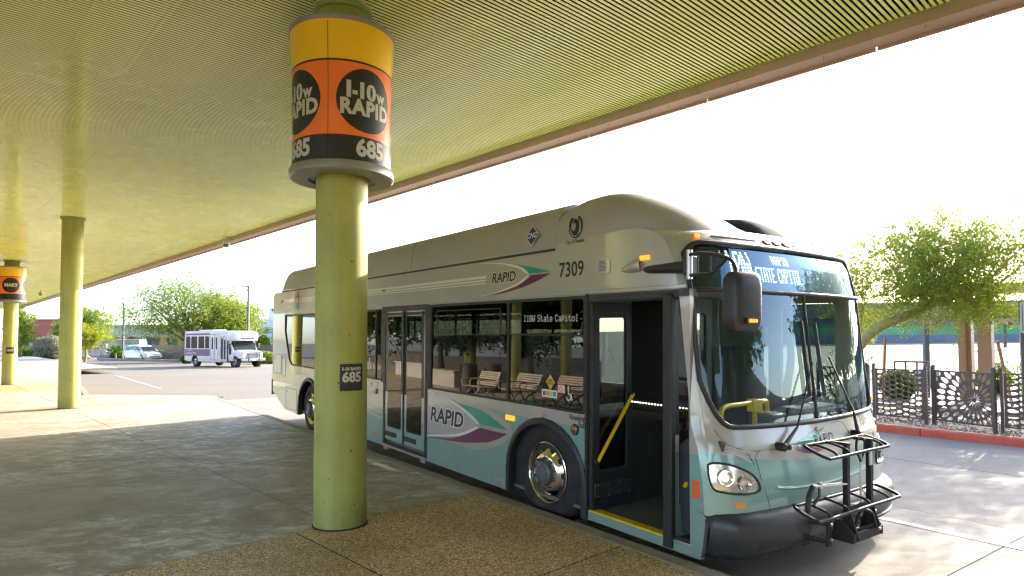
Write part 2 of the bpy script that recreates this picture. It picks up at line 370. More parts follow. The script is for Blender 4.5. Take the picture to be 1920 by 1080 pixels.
def slab(poly, name, mat, top=0.):
    if len(poly) < 3: return
    ar = abs(sum(poly[i][0]*poly[(i+1) % len(poly)][1]-poly[(i+1) % len(poly)][0]*poly[i][1] for i in range(len(poly))))/2
    if ar < .02: return
    n = len(poly); cx = sum(p[0] for p in poly)/n; cq = sum(p[1] for p in poly)/n
    o = PQ(cx, cq); mb = MB(); vs = [PQ(p, q, top)-o for p, q in poly]+[PQ(p, q, -.08)-o for p, q in poly]
    fs = [tuple(range(n)), tuple(range(2*n-1, n-1, -1))]+[(i, i+n, (i+1) % n+n, (i+1) % n) for i in range(n)]
    mb.add([v for v in vs], fs); ob = mb.build(name, mat, plat, smooth=0); ob.location = o
    return ob
G = .006
bands = []
q = -16.
for q0, q1, st, kind in ((-16, -3.2, 3.2, 0), (-3.2, 5.3, 2.125, 1), (5.3, 18.9, 1.70, 0), (18.9, 19.45, .55, 1), (19.45, 25.8, 2.117, 0), (25.8, 30.1, 2.15, 1), (30.1, 44.1, 3.5, 0), (44.1, 79.1, 7., 0)):
    k = round((q1-q0)/st)
    for i in range(k): bands.append((q0+(q1-q0)*i/k, q0+(q1-q0)*(i+1)/k, kind))
plines = [-22, -15, -10.2, -5.9, -1.55, 2.78, 9]
for (qa, qb, kind) in bands:
    pls = plines
    for i in range(len(pls)-1):
        pa, pb = pls[i], pls[i+1]
        if kind == 1 and qb < 6: pa -= .35*(i > 0); pb -= .35*(i < len(pls)-2)
        G = .010 if kind else .006; poly = [(pa+G, qa+G), (pb-G, qa+G), (pb-G, qb-G), (pa+G, qb-G)]
        if qb <= KA1[1]+.5 and qa < KA1[1]:
            poly = clip(poly, *half(KA0, KA1)); poly = ret_clip(poly) if qb > 19 else poly
        elif qa < KB0[1]:
            poly = ret_clip(poly); poly = clip(poly, *half(KB0, KB1)) if qa > KB0[1]-1e-3 else poly
            if qb > KB0[1]: poly = clip(poly, *half((KB0[0], KB0[1]), KB1)) if qa >= KB0[1] else poly
        elif qa < KB1[1]: poly = clip(poly, *half(KB0, KB1))
        slab(poly, 'aggregate_slab' if kind else 'concrete_slab', M['agg'] if kind else M['conc'])
mb = MB()
for Q0, Q1, K0, K1 in ((-16, 19.0, KA0, KA1), (23.3, 43.4, KB0, KB1), (43.5, 79, (4.2, 43.5), (6.4, 79))):
    P = [(-22, Q0), (kp(K0, K1, Q0)-.02, Q0), (kp(K0, K1, Q1)-.02, Q1), (-22, Q1)]; n = 4
    vs = [PQ(p, q, -.006) for p, q in P]+[PQ(p, q, -.4) for p, q in P]; mb.add(vs, [(0,1,2,3)]+[(i, (i+1) % n, (i+1) % n+n, i+n) for i in range(n)])
P = [(-22, 19.001), (6.1, 19.001), (6.1, 19.8), (3.7, 22.9), (-22, 23.28)]
vs = [PQ(p, q, -.0065) for p, q in P]+[PQ(p, q, -.4) for p, q in P]; mb.add(vs, [(0,1,2,3,4)]+[(i, (i+1) % 5, (i+1) % 5+5, i+5) for i in range(5)])
mb.build('slab_bed', M['under'], plat, smooth=0)
# ------------------------------------------------------------------ kerbs of the platform
kerb = empty('platform_kerb'); struct(kerb, 'concrete kerb along the platform edge')
def kerb_run(a, b, wd, seg, mat, parent, z0, z1, name='kerb_stone', side=1, bev=.02):
    a, b = Vector(a), Vector(b); d = (b-a); ln = d.length; d.normalize(); nrm = Vector((d.y, -d.x, 0))*side; k = max(1, round(ln/seg))
    for i in range(k):
        s0, s1 = ln*i/k+.003, ln*(i+1)/k-.003; o = a+d*s0; mb = MB()
        L = s1-s0; h = z1-z0
        vs = [Vector((0,0,0)), d*L, d*L+nrm*wd, nrm*wd]; vs = [v+Vector((0,0,z0)) for v in vs]+[v+Vector((0,0,z1)) for v in vs]
        mb.add(vs, [(0,1,2,3),(4,5,6,7),(0,1,5,4),(1,2,6,5),(2,3,7,6),(3,0,4,7)])
        ob = mb.build(name, mat, parent, smooth=35, bev=bev); ob.location = (o.x, o.y, 0)
kerb_run(PQ(kp(KA0, KA1, -16), -16), PQ(*KA1), .17, 3.0, M['kerb'], kerb, -.35, .002)
kerb_run(PQ(*KA1), PQ(*KB0), .15, 2.4, M['kerb'], kerb, -.35, .002)
kerb_run(PQ(*KB0), PQ(*KB1), .17, 3.0, M['kerb'], kerb, -.35, .002)
# ------------------------------------------------------------------ busway of concrete panels
road = empty('busway'); struct(road, 'concrete busway beside the platform')
xs = [2.85+4.6*k for k in range(-4, 6)]; ys = [-.02, 3.36, 6.15, 8.74]
for i in range(len(xs)-1):
    for j in range(3):
        a, b, c, d = xs[i]+.006, xs[i+1]-.006, ys[j]+.006, ys[j+1]-.006
        if xs[i] < -21 and j == 0: continue
        o = BW((a+b)/2, (c+d)/2); mb = MB(); dz = .004+.0015*((i*3+j) % 2)
        P = [(a, c), (b, c), (b, d), (a, d)]; vs = [BW(x, y, dz)-o for x, y in P]+[BW(x, y, -.06)-o for x, y in P]
        mb.add(vs, [(0,1,2,3)]+[(n_, (n_+1) % 4, (n_+1) % 4+4, n_+4) for n_ in range(4)]); ob = mb.build('road_slab', M['road_conc'], road, smooth=0); ob.location = o
def line_mark(name, pts, wd, label):
    mb = MB(); P = [Vector(p) for p in pts]
    for a, b in zip(P[:-1], P[1:]):
        d = (b-a).normalized(); nrm = Vector((d.y, -d.x, 0))*wd/2; n = 12
        for i in range(n):
            u, v = a.lerp(b, i/n), a.lerp(b, (i+1)/n); q = [u-nrm, v-nrm, v+nrm, u+nrm]
            mb.add([(w_.x, w_.y, w_.z) for w_ in q], [(0,1,2,3)])
    return struct(mb.build(name, M['white_line'], smooth=0), label)
line_mark('lane_line', [BW(-16, 2.75, .0095), BW(12, 2.78, .0095)], .11, 'worn white lane line beside the bus')
def gline(name, a, b, wd, label):
    n = 10; pts = [Vector(a).lerp(Vector(b), i/n) for i in range(n+1)]; pts = [Vector((p.x, p.y, gh(p.x, p.y)+.008)) for p in pts]
    mb = MB()
    for u, v in zip(pts[:-1], pts[1:]):
        d = (v-u).normalized(); nr = Vector((d.y, -d.x, 0))*wd/2; mb.add([u-nr, v-nr, v+nr, u+nr], [(0,1,2,3)])
    return struct(mb.build(name, M['white_line'], smooth=0), label)
gline('bay_line', (-22.0, 35.6, 0), (-13.3, 24.3, 0), .10, 'long white line on the lot in front of the shuttle')
gline('bay_line', (-29.8, 40.5, 0), (-33.5, 46.5, 0), .16, 'short white line on the lot between two green columns')
# ------------------------------------------------------------------ planted strip on the right with its red kerb
rk = empty('red_kerb'); struct(rk, 'red painted kerb of the planted strip')
kerb_run(BW(-34, 8.78, .15), BW(12, 8.78, .15), .16, 3.05, M['red_kerb'], rk, -.30, .0, side=-1, bev=.03)
def strip(name, x0, x1, y0, y1, z, mat, label, n=40, wob=.0):
    mb = MB()
    def f(u, v):
        p = BW(u, v); s = .815*p.x+.579*p.y
        zz = z if v < y0+3.0 else max(z, gh(p.x, p.y)+.02)
        return (p.x, p.y, zz+wob*math.sin(u*2.1)*math.sin(v*3.3))
    mb.grid(f, list(np.linspace(x0, x1, n)), list(np.linspace(y0, y1, 14))); return struct(mb.build(name, mat, smooth=60), label)
strip('planting_bed', -34, 12, 8.93, 12.2, -.02, M['dirt'], 'gravelled planting bed behind the red kerb', wob=.015)
mb = MB()
for i in range(9000):
    x, y = random.uniform(-6, 9), random.uniform(8.97, 11.8); p = BW(x, y); r = random.uniform(.010, .028)
    vs = [p+Vector((random.uniform(.6, 1.2)*r*a, random.uniform(.6, 1.2)*r*b, .13+r*c)) for a, b, c in ((1,0,.2),(-1,0,.2),(0,1,.2),(0,-1,.2),(.1,.1,1),(0,0,-.6))]
    mb.add(vs, [(0,2,4),(2,1,4),(1,3,4),(3,0,4),(0,5,2),(2,5,1),(1,5,3),(3,5,0)])
tag(mb.build('gravel', M['gravel'], smooth=0), 'brown gravel covering the bed below the fence', kind='stuff')
kb = empty('lot_kerb'); struct(kb, 'pale concrete kerb at the back of the planted strip')
kerb_run(BW(-34, 12.2, 0), BW(12, 12.2, 0), .15, 3.0, M['kerb'], kb, -.2, .06, side=-1)
# ================================================================== canopy
M['slat'] = pm('green_slat_paint', (.84, .92, .26), .26, var=.05, scale=1.5, coat=.35, rvar=.04)
M['deck'] = pm('dark_deck', (.020, .024, .016), .9)
M['fascia'] = pm('brown_fascia_paint', (.42, .30, .21), .45, var=.07, scale=2.5, bump=.05, bscale=30)
M['trimgreen'] = pm('green_trim', (.30, .38, .10), .4)
def column_mat(name, col):
    m, n, b = mat_base(name); N = n.nodes; L = n.links; tc = N.new('ShaderNodeTexCoord'); vec = tc.outputs['Object']
    def noise(sc, det=6, ro=.6, st=None):
        v = vec
        if st: mp = N.new('ShaderNodeMapping'); mp.inputs['Scale'].default_value = st; L.new(vec, mp.inputs[0]); v = mp.outputs[0]
        t = N.new('ShaderNodeTexNoise'); t.inputs['Scale'].default_value = sc; t.inputs['Detail'].default_value = det; t.inputs['Roughness'].default_value = ro; L.new(v, t.inputs['Vector']); return t.outputs[0]
    def rng(x, a, c, lo=0, hi=1):
        q = N.new('ShaderNodeMapRange'); q.inputs[1].default_value = a; q.inputs[2].default_value = c; q.inputs[3].default_value = lo; q.inputs[4].default_value = hi; L.new(x, q.inputs[0]); return q.outputs[0]
    def mul(x, y):
        q = N.new('ShaderNodeMath'); q.operation = 'MULTIPLY'; L.new(x, q.inputs[0]); L.new(y, q.inputs[1]); return q.outputs[0]
    pit = noise(17, 2, .5); pits = rng(pit, .25, .285, .25, 1.); big = rng(noise(1.7), .3, .7, .86, 1.12); run = rng(noise(2.2, 8, .7, (3, 3, .35)), .35, .7, 1.06, .84); scr = rng(noise(6, 9, .8, (1, 1, 4)), .60, .70, 1., .66)
    sx = N.new('ShaderNodeSeparateXYZ'); L.new(vec, sx.inputs[0]); foot = rng(sx.outputs[2], .45, .0, 0, 1); gr = rng(mul(foot, noise(5, 8, .7)), .12, .55, 1., .55)
    k = mul(mul(mul(pits, big), mul(run, scr)), gr); sc = N.new('ShaderNodeVectorMath'); sc.operation = 'SCALE'; sc.inputs[0].default_value = col; L.new(k, sc.inputs['Scale']); L.new(sc.outputs[0], b.inputs['Base Color'])
    L.new(rng(noise(4), .3, .7, .45, .68), b.inputs['Roughness'])
    bp = N.new('ShaderNodeBump'); bp.inputs['Strength'].default_value = .35; bp.inputs['Distance'].default_value = .006; ad = N.new('ShaderNodeMath'); L.new(pits, ad.inputs[0]); L.new(noise(3, 4), ad.inputs[1]); L.new(ad.outputs[0], bp.inputs['Height']); L.new(bp.outputs[0], b.inputs['Normal'])
    return m
M['column'] = column_mat('olive_column_paint', (.40, .405, .09))
M['grey_ring'] = pm('grey_ring_metal', (.30, .29, .26), .35, metal=.3, var=.06)
M['yellow'] = pm('sign_yellow', (.95, .58, .012), .35, var=.03, coat=.25)
M['orange'] = pm('sign_orange', (.95, .205, .028), .38, var=.04, coat=.25)
M['black'] = pm('sign_black', (.020, .020, .017), .42, var=.25, scale=6)
M['cream'] = pm('sign_cream', (.56, .53, .45), .5)
M['dome'] = pm('smoked_dome', (.05, .05, .05), .08, coat=.6)
M['camgrey'] = pm('camera_housing', (.50, .49, .45), .4)
ZS = 4.66
can = empty('canopy', PQ(0, 10, 0), 0, 'long flat green slatted station canopy with brown fascia over the platform', 'canopy')
CO = Vector(can.location)
PITCH_S, FACE, HS = .0515, .0295, .005
def slat_mesh(p0, p1):
    mb = MB(); a, b = PQ(p0, -FACE/2), PQ(p1, -FACE/2); c, d = PQ(p1, FACE/2), PQ(p0, FACE/2)
    lo = [a, b, c, d]; k = .002
    vs = [v+Vector((0, 0, ZS+HS)) for v in lo]
    a2, b2, c2, d2 = PQ(p0, -FACE/2+k), PQ(p1, -FACE/2+k), PQ(p1, FACE/2-k), PQ(p0, FACE/2-k)
    vs2 = [v+Vector((0, 0, ZS+k)) for v in lo]; vs3 = [v+Vector((0, 0, ZS)) for v in (a2, b2, c2, d2)]
    mb.add(vs+vs2+vs3, [(8,9,10,11),(0,1,5,4),(1,2,6,5),(2,3,7,6),(3,0,4,7),(4,5,9,8),(5,6,10,9),(6,7,11,10),(7,4,8,11)])
    return mb
PA, PS, PE = -8.5, 2.08, 6.74
q0 = .35
sA = slat_mesh(PS+.0012, PE).build('slat', M['slat'], can, smooth=0); sA.location = PQ(0, q0)-CO
sB = slat_mesh(PA, PS-.0012).build('slat', M['slat'], can, smooth=0); sB.location = PQ(0, q0+PITCH_S*.0)-CO
for i in range(1, 150):
    for s in (sA, sB): share(s, 'slat', can, PQ(0, q0+PITCH_S*i)-CO)
for nm, qa, qb in (('far_slats', q0+150*PITCH_S, 78.), ('near_slats', -30., q0-.01)):
    mb = MB(); q = qa
    while q < qb:
        for pr in ((PS+.0012, PE), (PA, PS-.0012)):
            m2 = slat_mesh(*pr); off = PQ(0, q)-CO; mb.add([Vector(v)+off for v in m2.v], m2.f)
        q += PITCH_S
    o = mb.build('slats', M['slat'], can, smooth=0); o['kind'] = 'stuff'
def pqbox(p0, p1, q0_, q1_, z0, z1, mb=None):
    mb = mb or MB(); c = [PQ(p0, q0_)-CO, PQ(p1, q0_)-CO, PQ(p1, q1_)-CO, PQ(p0, q1_)-CO]
    vs = [v+Vector((0, 0, z0)) for v in c]+[v+Vector((0, 0, z1)) for v in c]
    return mb.add(vs, [(0,3,2,1),(4,5,6,7),(0,1,5,4),(1,2,6,5),(2,3,7,6),(3,0,4,7)])
pqbox(PA-.2, 6.98, -30.2, 78.2, ZS+.10, 5.0).build('deck', M['deck'], can, smooth=0)
pqbox(PE+.001, PE+.018, -30.2, 78.2, ZS-.012, ZS+.06).build('edge_trim', M['trimgreen'], can, smooth=0)
pqbox(PA-.03, PA-.012, -30.2, 78.2, ZS-.012, ZS+.06).build('edge_trim', M['trimgreen'], can, smooth=0)
# fascia: segments with open joints, a channel section
prof = [(6.765, 4.70), (6.765, 4.545), (6.985, 4.545), (6.985, 5.06), (6.955, 5.06), (6.955, 4.575), (6.795, 4.575), (6.795, 4.70)]
lip = [(6.987, 4.512), (7.02, 4.512), (7.02, 5.07), (6.987, 5.07)]
SEG = 1.872; qj = .93+1.17-SEG*17
k = 0
while qj < 78:
    mb = MB(); n = len(prof); vs = []
    for qq in (qj+.0012, min(qj+SEG-.0012, 78.2)):
        vs += [PQ(p, qq, z)-CO for p, z in prof]
    mb.add(vs, [(i, (i+1) % n, (i+1) % n+n, i+n) for i in range(n)]+[tuple(range(n-1, -1, -1)), tuple(range(n, 2*n))])
    f = mb.build('fascia_panel', M['fascia'], can, smooth=0)
    mb = MB(); vs = []
    for qq in (qj+.008, min(qj+SEG-.008, 78.2)): vs += [PQ(p, qq, z)-CO for p, z in lip]
    mb.add(vs, [(i, (i+1) % 4, (i+1) % 4+4, i+4) for i in range(4)]+[(3, 2, 1, 0), (4, 5, 6, 7)]); mb.build('edge_lip', M['fascia'], f, smooth=0)
    if 0 <= qj < 14:
        mb = MB()
        for dq in (.45, 1.40):
            for pp in (6.83, 6.87): mb.lathe([(.006, 4.545), (.006, 4.5425), (.003, 4.541)], 8, PQ(pp, qj+dq+(pp-6.83)*.4)-CO)
        mb.build('rivet', M['deck'], f)
    qj += SEG; k += 1
pqbox(PA-.30, PA-.20, -30.2, 78.2, 4.52, 5.06).build('back_fascia', M['fascia'], can, smooth=0)
# ================================================================== columns
def column(x, y, label, group='green canopy columns', top=ZS, r=.23):
    c = empty('support_column', (x, y, 0), 0, label, 'column', group)
    prof = [(r+.002, 0), (r+.002, .02), (r, .03)]+[(r, z) for z in np.linspace(.3, top-.12, 8)]+[(r, top-.03), (r, top+.04)]
    MB().lathe(prof, 48).build('shaft', M['column'], c, smooth=50)
    MB().lathe([(r+.001, top-.045), (r+.035, top-.045), (r+.035, top+.02)], 40).build('top_collar', M['trimgreen'], c, smooth=40)
    MB().lathe([(r+.012, 0), (r+.012, .008), (r+.003, .012)], 40).build('base_joint', M['under'], c, smooth=40)
    return c
C1 = (-1.545, 5.79); C2 = (-10.80, 15.66); C3 = (-18.85, 24.05)
column(*C1, 'stout olive green column carrying the large orange route drum, nearest the bus')
column(*C2, 'plain olive green column without a sign drum, second along the platform')
column(*C3, 'farthest olive green column at left picture edge, below the smaller orange drum')
def drum(cx, cy, label, words, plate=None, S=R_(-16)):
    d = empty('route_sign', (cx, cy, 0), 0, label, 'sign', 'orange and yellow route drums')
    th0 = math.atan2(-cy, -cx)
    def rad(z):
        t = (z-3.17)/1.19; return .432+.030*max(0, t-.35)**2/.42+.008*max(0, .2-t)/.2
    def band(nm, z0, z1, mt, off=0., n=64, k=5):
        zs = list(np.linspace(z0, z1, k)); return MB().lathe([(rad(z)+off, z) for z in zs], n).build(nm, mt, d, smooth=60)
    band('black_band', 3.17, 3.39, M['black']); band('orange_band', 3.39, 4.03, M['orange'], k=7); band('yellow_band', 4.03, 4.376, M['yellow'], k=6)
    MB().lathe([(rad(4.03)+.002, 4.022), (rad(4.03)+.002, 4.038)], 64).build('black_line', M['black'], d, smooth=60)
    MB().lathe([(.45, 4.374), (.472, 4.374), (.474, 4.38), (.474, 4.416), (.466, 4.422), (.225, 4.422)], 64).build('top_ring', M['grey_ring'], d, smooth=40)
    MB().lathe([(.235, 3.105), (.30, 3.105), (.30, 3.085), (.445, 3.085), (.462, 3.10), (.464, 3.155), (.455, 3.172), (.43, 3.172)], 64).build('bottom_ring', M['grey_ring'], d, smooth=40)
    f = lambda a0, zc, off: (lambda u, v: ((rad(zc+v)+off)*math.cos(th0+a0+u/.44), (rad(zc+v)+off)*math.sin(th0+a0+u/.44), zc+v))
    for i in range(4):
        s = S+i*math.pi/2
        mb = MB()
        for z0, z1 in zip(np.linspace(3.17, 4.356, 9)[:-1], np.linspace(3.17, 4.356, 9)[1:]):
            g = f(s, 0, .0015); mb.add([g(-.0022, z0), g(.0022, z0), g(.0022, z1), g(-.0022, z1)], [(0,1,2,3)])
        mb.build('panel_seam', M['deck'], d, smooth=0)
        c = s+math.pi/4; g = f(c, 3.705, .0022)
        n = 48; R = .278; rings = 10; vs = [g(0, 0)]; fs = []
        for j in range(1, rings+1):
            for k in range(n): vs.append(g(R*j/rings*math.cos(2*math.pi*k/n), R*j/rings*math.sin(2*math.pi*k/n)))
        for k in range(n): fs.append((0, 1+k, 1+(k+1) % n))
        for j in range(rings-1):
            for k in range(n): fs.append((1+j*n+k, 1+(j+1)*n+k, 1+(j+1)*n+(k+1) % n, 1+j*n+(k+1) % n))
        disc = MB().add(vs, fs).build('route_disc', M['black'], d, smooth=60)
        if i in (1, 2): continue
        for txt, u, v, sz, kw in words:
            h = f(c, 3.705+v, .0040); base = (lambda a, b, h=h, u=u: h(a+u, b))
            text_obj('lettering', txt, M['cream'], disc, base, sz, **kw)
        if plate:
            h = f(c+R_(5), 3.283, .0030); text_obj('stop_number', plate, M['cream'], d, h, .205, bold=.0085, sx=.95)
    return d
drum(*C1, 'large orange, yellow and black round sign drum reading I-10W RAPID 685 on the near column',
     [('I', -.172, .076, .185, dict(bold=.0105)), ('-', -.118, .070, .16, dict(bold=.010, sx=.75)), ('1', -.055, .076, .185, dict(bold=.0095)), ('0', .036, .076, .185, dict(bold=.0095, sx=1.0)), ('w', .145, .066, .155, dict(bold=.0065, sx=.85)), ('RAPID', .003, -.072, .182, dict(bold=.0088, sx=.93, space=1.10))], '685')
drum(*C3, 'small looking orange and yellow sign drum reading MARY at the left edge',
     [('MARY', 0, 0, .17, dict(bold=.009, sx=.92))], None, R_(-48))
def plate(cx, cy, a0, zc, wd, ht, label, words):
    d = empty('stop_plate', (cx, cy, zc), 0, label, 'sign'); th = math.atan2(-cy, -cx)+a0; r = .2335
    g = lambda off: (lambda u, v: ((r+off)*math.cos(th+u/r), (r+off)*math.sin(th+u/r), v))
    us = list(np.linspace(-wd/2, wd/2, 13)); mb = MB(); mb.grid(lambda u, v: g(.003)(u, v), us, [-ht/2, ht/2]); mb.grid(lambda u, v: g(0)(u, v), us, [-ht/2, ht/2])
    mb.build('panel', M['black'], d, smooth=60)
    for txt, v, sz, kw in words: text_obj('lettering', txt, M['cream'], d, (lambda u, w_, v=v: g(.0045)(u, w_+v)), sz, **kw)
plate(*C1, R_(24), 1.315, .215, .235, 'black 685 plate at chest height on the near green column', [('I-10 RAPID', .072, .040, dict(bold=.0018, sx=.95)), ('685', -.002, .118, dict(bold=.005))])
plate(*C3, R_(3), 1.28, .24, .24, 'black MARY plate on the farthest green column', [('MARY', 0, .10, dict(bold=.004, sx=.7))])
for (x, y, lab) in ((-8.36, 18.65, 'grey dome security camera hanging from the canopy, nearer one above the lot'), (-28.5, 38.6, 'tiny far dome security camera hanging from the canopy by the MARY drum')):
    d = empty('security_camera', (x, y, ZS-.01), 0, lab, 'camera', 'dome cameras under the canopy')
    MB().lathe([(.03, .02), (.03, -.09), (.095, -.10), (.105, -.15), (.105, -.20), (.09, -.215)], 24).build('housing', M['camgrey'], d)
    MB().lathe([(.085, -.212), (.082, -.25), (.06, -.285), (.03, -.30), (.001, -.303)], 24).build('lens_dome', M['dome'], d)
# ================================================================== city bus
def paint(name, col, metal=.0, rough=.3, coat=1.0, dirt=True):
    m, n, b = mat_base(name); N = n.nodes; L = n.links
    b.inputs['Metallic'].default_value = metal; b.inputs['Roughness'].default_value = rough; b.inputs['Coat Weight'].default_value = coat; b.inputs['Coat Roughness'].default_value = .04
    tc = N.new('ShaderNodeTexCoord'); t = N.new('ShaderNodeTexNoise'); t.inputs['Scale'].default_value = 1.6; t.inputs['Detail'].default_value = 7; t.inputs['Roughness'].default_value = .65; L.new(tc.outputs['Object'], t.inputs['Vector'])
    mr = N.new('ShaderNodeMapRange'); mr.inputs[1].default_value = .35; mr.inputs[2].default_value = .75; mr.inputs[3].default_value = 1.03; mr.inputs[4].default_value = .90; L.new(t.outputs[0], mr.inputs[0])
    s = N.new('ShaderNodeVectorMath'); s.operation = 'SCALE'; s.inputs[0].default_value = col; L.new(mr.outputs[0], s.inputs['Scale'])
    sx = N.new('ShaderNodeSeparateXYZ'); L.new(tc.outputs['Object'], sx.inputs[0])
    mz = N.new('ShaderNodeMapRange'); mz.inputs[1].default_value = .75; mz.inputs[2].default_value = .15; L.new(sx.outputs[2], mz.inputs[0])          # road dust along the skirt
    t2 = N.new('ShaderNodeTexNoise'); t2.inputs['Scale'].default_value = 7; t2.inputs['Detail'].default_value = 8; L.new(tc.outputs['Object'], t2.inputs['Vector'])
    mu = N.new('ShaderNodeMath'); mu.operation = 'MULTIPLY'; L.new(mz.outputs[0], mu.inputs[0]); L.new(t2.outputs[0], mu.inputs[1])
    mu2 = N.new('ShaderNodeMath'); mu2.operation = 'MULTIPLY'; mu2.inputs[1].default_value = .8 if dirt else 0; L.new(mu.outputs[0], mu2.inputs[0])
    mx = N.new('ShaderNodeMix'); mx.data_type = 'RGBA'; L.new(mu2.outputs[0], mx.inputs[0]); L.new(s.outputs[0], mx.inputs[6]); mx.inputs[7].default_value = (.30, .26, .20, 1); L.new(mx.outputs[2], b.inputs['Base Color'])
    wv = N.new('ShaderNodeTexNoise'); wv.inputs['Scale'].default_value = .9; wv.inputs['Detail'].default_value = 1; L.new(tc.outputs['Object'], wv.inputs['Vector'])
    bp = N.new('ShaderNodeBump'); bp.inputs['Strength'].default_value = .06; bp.inputs['Distance'].default_value = .05; L.new(wv.outputs[0], bp.inputs['Height']); L.new(bp.outputs[0], b.inputs['Coat Normal']); L.new(bp.outputs[0], b.inputs['Normal'])
    return m
M['silver'] = paint('silver_bus_paint', (.395, .38, .335), .22, .38, .7)
M['silver_dimmed'] = paint('dimmed_silver_paint', (.345, .33, .295), .1, .5, .1)  # same silver, darkened and dulled so the sunlit roof stays below white
M['teal'] = paint('teal_bus_paint', (.185, .36, .335), .15, .34)
M['lgrey'] = paint('pale_grey_vinyl', (.42, .41, .39), .05, .35)
M['green'] = paint('green_vinyl', (.012, .30, .215), 0, .3)
M['purple'] = paint('plum_vinyl', (.135, .012, .075), 0, .3)
M['ivory'] = paint('ivory_vinyl', (.72, .68, .58), 0, .35)
M['ink'] = pm('black_vinyl', (.012, .012, .012), .35)
M['trim'] = pm('black_rubber', (.018, .018, .018), .5, var=.2, scale=9, rvar=.12)
M['bump'] = pm('black_bumper_plastic', (.022, .024, .027), .42, var=.15, scale=5, rvar=.14, bump=.10, bscale=160, dirt=(.06, .06, .06), dscale=4, damt=.5)
M['alu'] = pm('brushed_metal', (.55, .53, .49), .35, metal=.9, var=.06, scale=9)
M['chrome'] = pm('polished_wheel', (.80, .77, .72), .10, metal=1., var=.06, scale=6, rvar=.05, bump=.05, bscale=9)
M['tyre'] = pm('tyre_rubber', (.020, .018, .016), .78, var=.25, scale=5, bump=.25, bscale=50, dirt=(.07, .055, .04), dscale=5, damt=.5)
M['hubgrey'] = pm('painted_hub', (.085, .10, .11), .45, var=.2, scale=8)
M['rust'] = pm('weathered_nut', (.16, .13, .10), .45, metal=.7, var=.3, scale=30)
M['sideglass'] = glass('tinted_side_glass', (.20, .215, .20), 1.65)
M['leftglass'] = glass('left_side_glass', (.48, .52, .50), 1.5)
M['doorglass'] = glass('door_glass', (.66, .69, .67), 1.45)
M['ws'] = glass('windshield_glass', (.80, .90, .86), 1.5, 0., (.66, .85, 1.0))  # blue of the reflected sky is put into the gloss tint
M['hdr'] = glass('header_glass', (.60, .70, .72), 1.7, 0., (.50, .76, 1.0))  # gloss tinted bluer still to colour the sky reflection
M['amber'] = emat('amber_lens_lit', (1.0, .30, .02), .24)
M['amber_off'] = pm('amber_lens', (.75, .24, .02), .12, coat=.8)
M['amberdark'] = pm('dark_amber_lens', (.30, .09, .03), .12, coat=.9)
M['redref'] = pm('red_orange_reflector', (.75, .13, .03), .3, coat=.5)
M['led'] = emat('white_led', (.93, .96, 1.0), .9)
M['led_side'] = emat('white_led_side', (.93, .96, 1.0), 1.2)
M['ledw'] = emat('warm_led', (1.0, .93, .70), .8)
M['lamp'] = emat('headlamp_lit', (1.0, .95, .80), .8)
M['hl_refl'] = pm('lamp_reflector', (.62, .60, .54), .12, metal=.85)
M['hl_lens'] = glass('headlamp_lens', (.94, .95, .94), 1.5)
M['hatch'] = pm('matt_black_hatch', (.03, .032, .033), .85, spec=.1)
M['dark'] = pm('dark_interior', (.030, .030, .028), .5, var=.2)
M['under_b'] = pm('grimy_underbody', (.022, .020, .018), .85, var=.3, scale=6, bump=.3, bscale=20)
M['floor'] = pm('bus_floor', (.13, .13, .112), .32, var=.35, scale=55, dirt=(.10, .10, .08), dscale=8, damt=.4)
M['handrail'] = pm('yellow_handrail', (.80, .46, .01), .3, coat=.5)
M['sill_y'] = pm('yellow_tread', (.62, .42, .012), .5, var=.25, scale=30, bump=.4, bscale=90)
M['seatblue'] = pm('seat_fabric', (.03, .07, .16), .8, var=.3, scale=25)
M['dash'] = pm('dashboard', (.05, .052, .055), .5, bump=.1)
M['liner'] = pm('interior_liner', (.42, .43, .40), .5)
M['white_st'] = pm('white_sticker', (.66, .65, .62), .4, var=.06, scale=40)
M['yel_st'] = pm('yellow_sticker', (.75, .45, .05), .4)
M['red_st'] = pm('red_sticker', (.55, .06, .04), .4)
M['blue_st'] = pm('blue_sticker', (.01, .035, .16), .35)
KN = R_(.95)
bus = empty('city_bus', (0, 0, 0), 0, 'silver and teal city bus with open front door, standing at the kerb beside the platform', 'bus')
ux = BU*math.cos(KN)-Vector((0, 0, 1))*math.sin(KN); uz = Vector((0, 0, 1))*math.cos(KN)+BU*math.sin(KN)
bus.matrix_world = Matrix(((ux.x, BL.x, uz.x, BO.x), (ux.y, BL.y, uz.y, BO.y), (ux.z, BL.z, uz.z, BO.z), (0, 0, 0, 1)))
W2 = 1.295
ZT = [.1, .3, .45, .75, 1.0, 1.15, 2.2, 2.45, 2.6, 2.7]; XT = [2.06, 2.10, 2.12, 2.10, 2.055, 2.0, 1.88, 1.82, 1.74, 1.62]
def xc(z): return float(np.interp(z, ZT, XT))
def fx(t, z): return xc(z)-.10*t*t-.15*abs(t)**10
def FS(t, z, off=0.): return (fx(t, z)+off, W2*(1+t)-off*(abs(t)**8)*(1 if t < 0 else -1), z)
def xs(z): return fx(1, z)
def S(y): return lambda u, v, q: (u, y+q, v)
def arch(cx, hw=.57, top=.93, zb=.19, n=14):
    pts = [(cx+hw, zb)]; zc = top-hw*.9
    for i in range(n+1):
        a = math.pi*i/n; pts.append((cx+hw*math.cos(a), zc+(top-zc)*math.sin(a)))
    pts.append((cx-hw, zb)); return pts
FA = arch(-.04, .575, .965); RA = arch(-7.18, .60, .90)
front_edge = [(xs(z), z) for z in (2.60, 2.45, 2.2, 1.8, 1.4, 1.15, 1.0, .75, .45, .3, .19)]
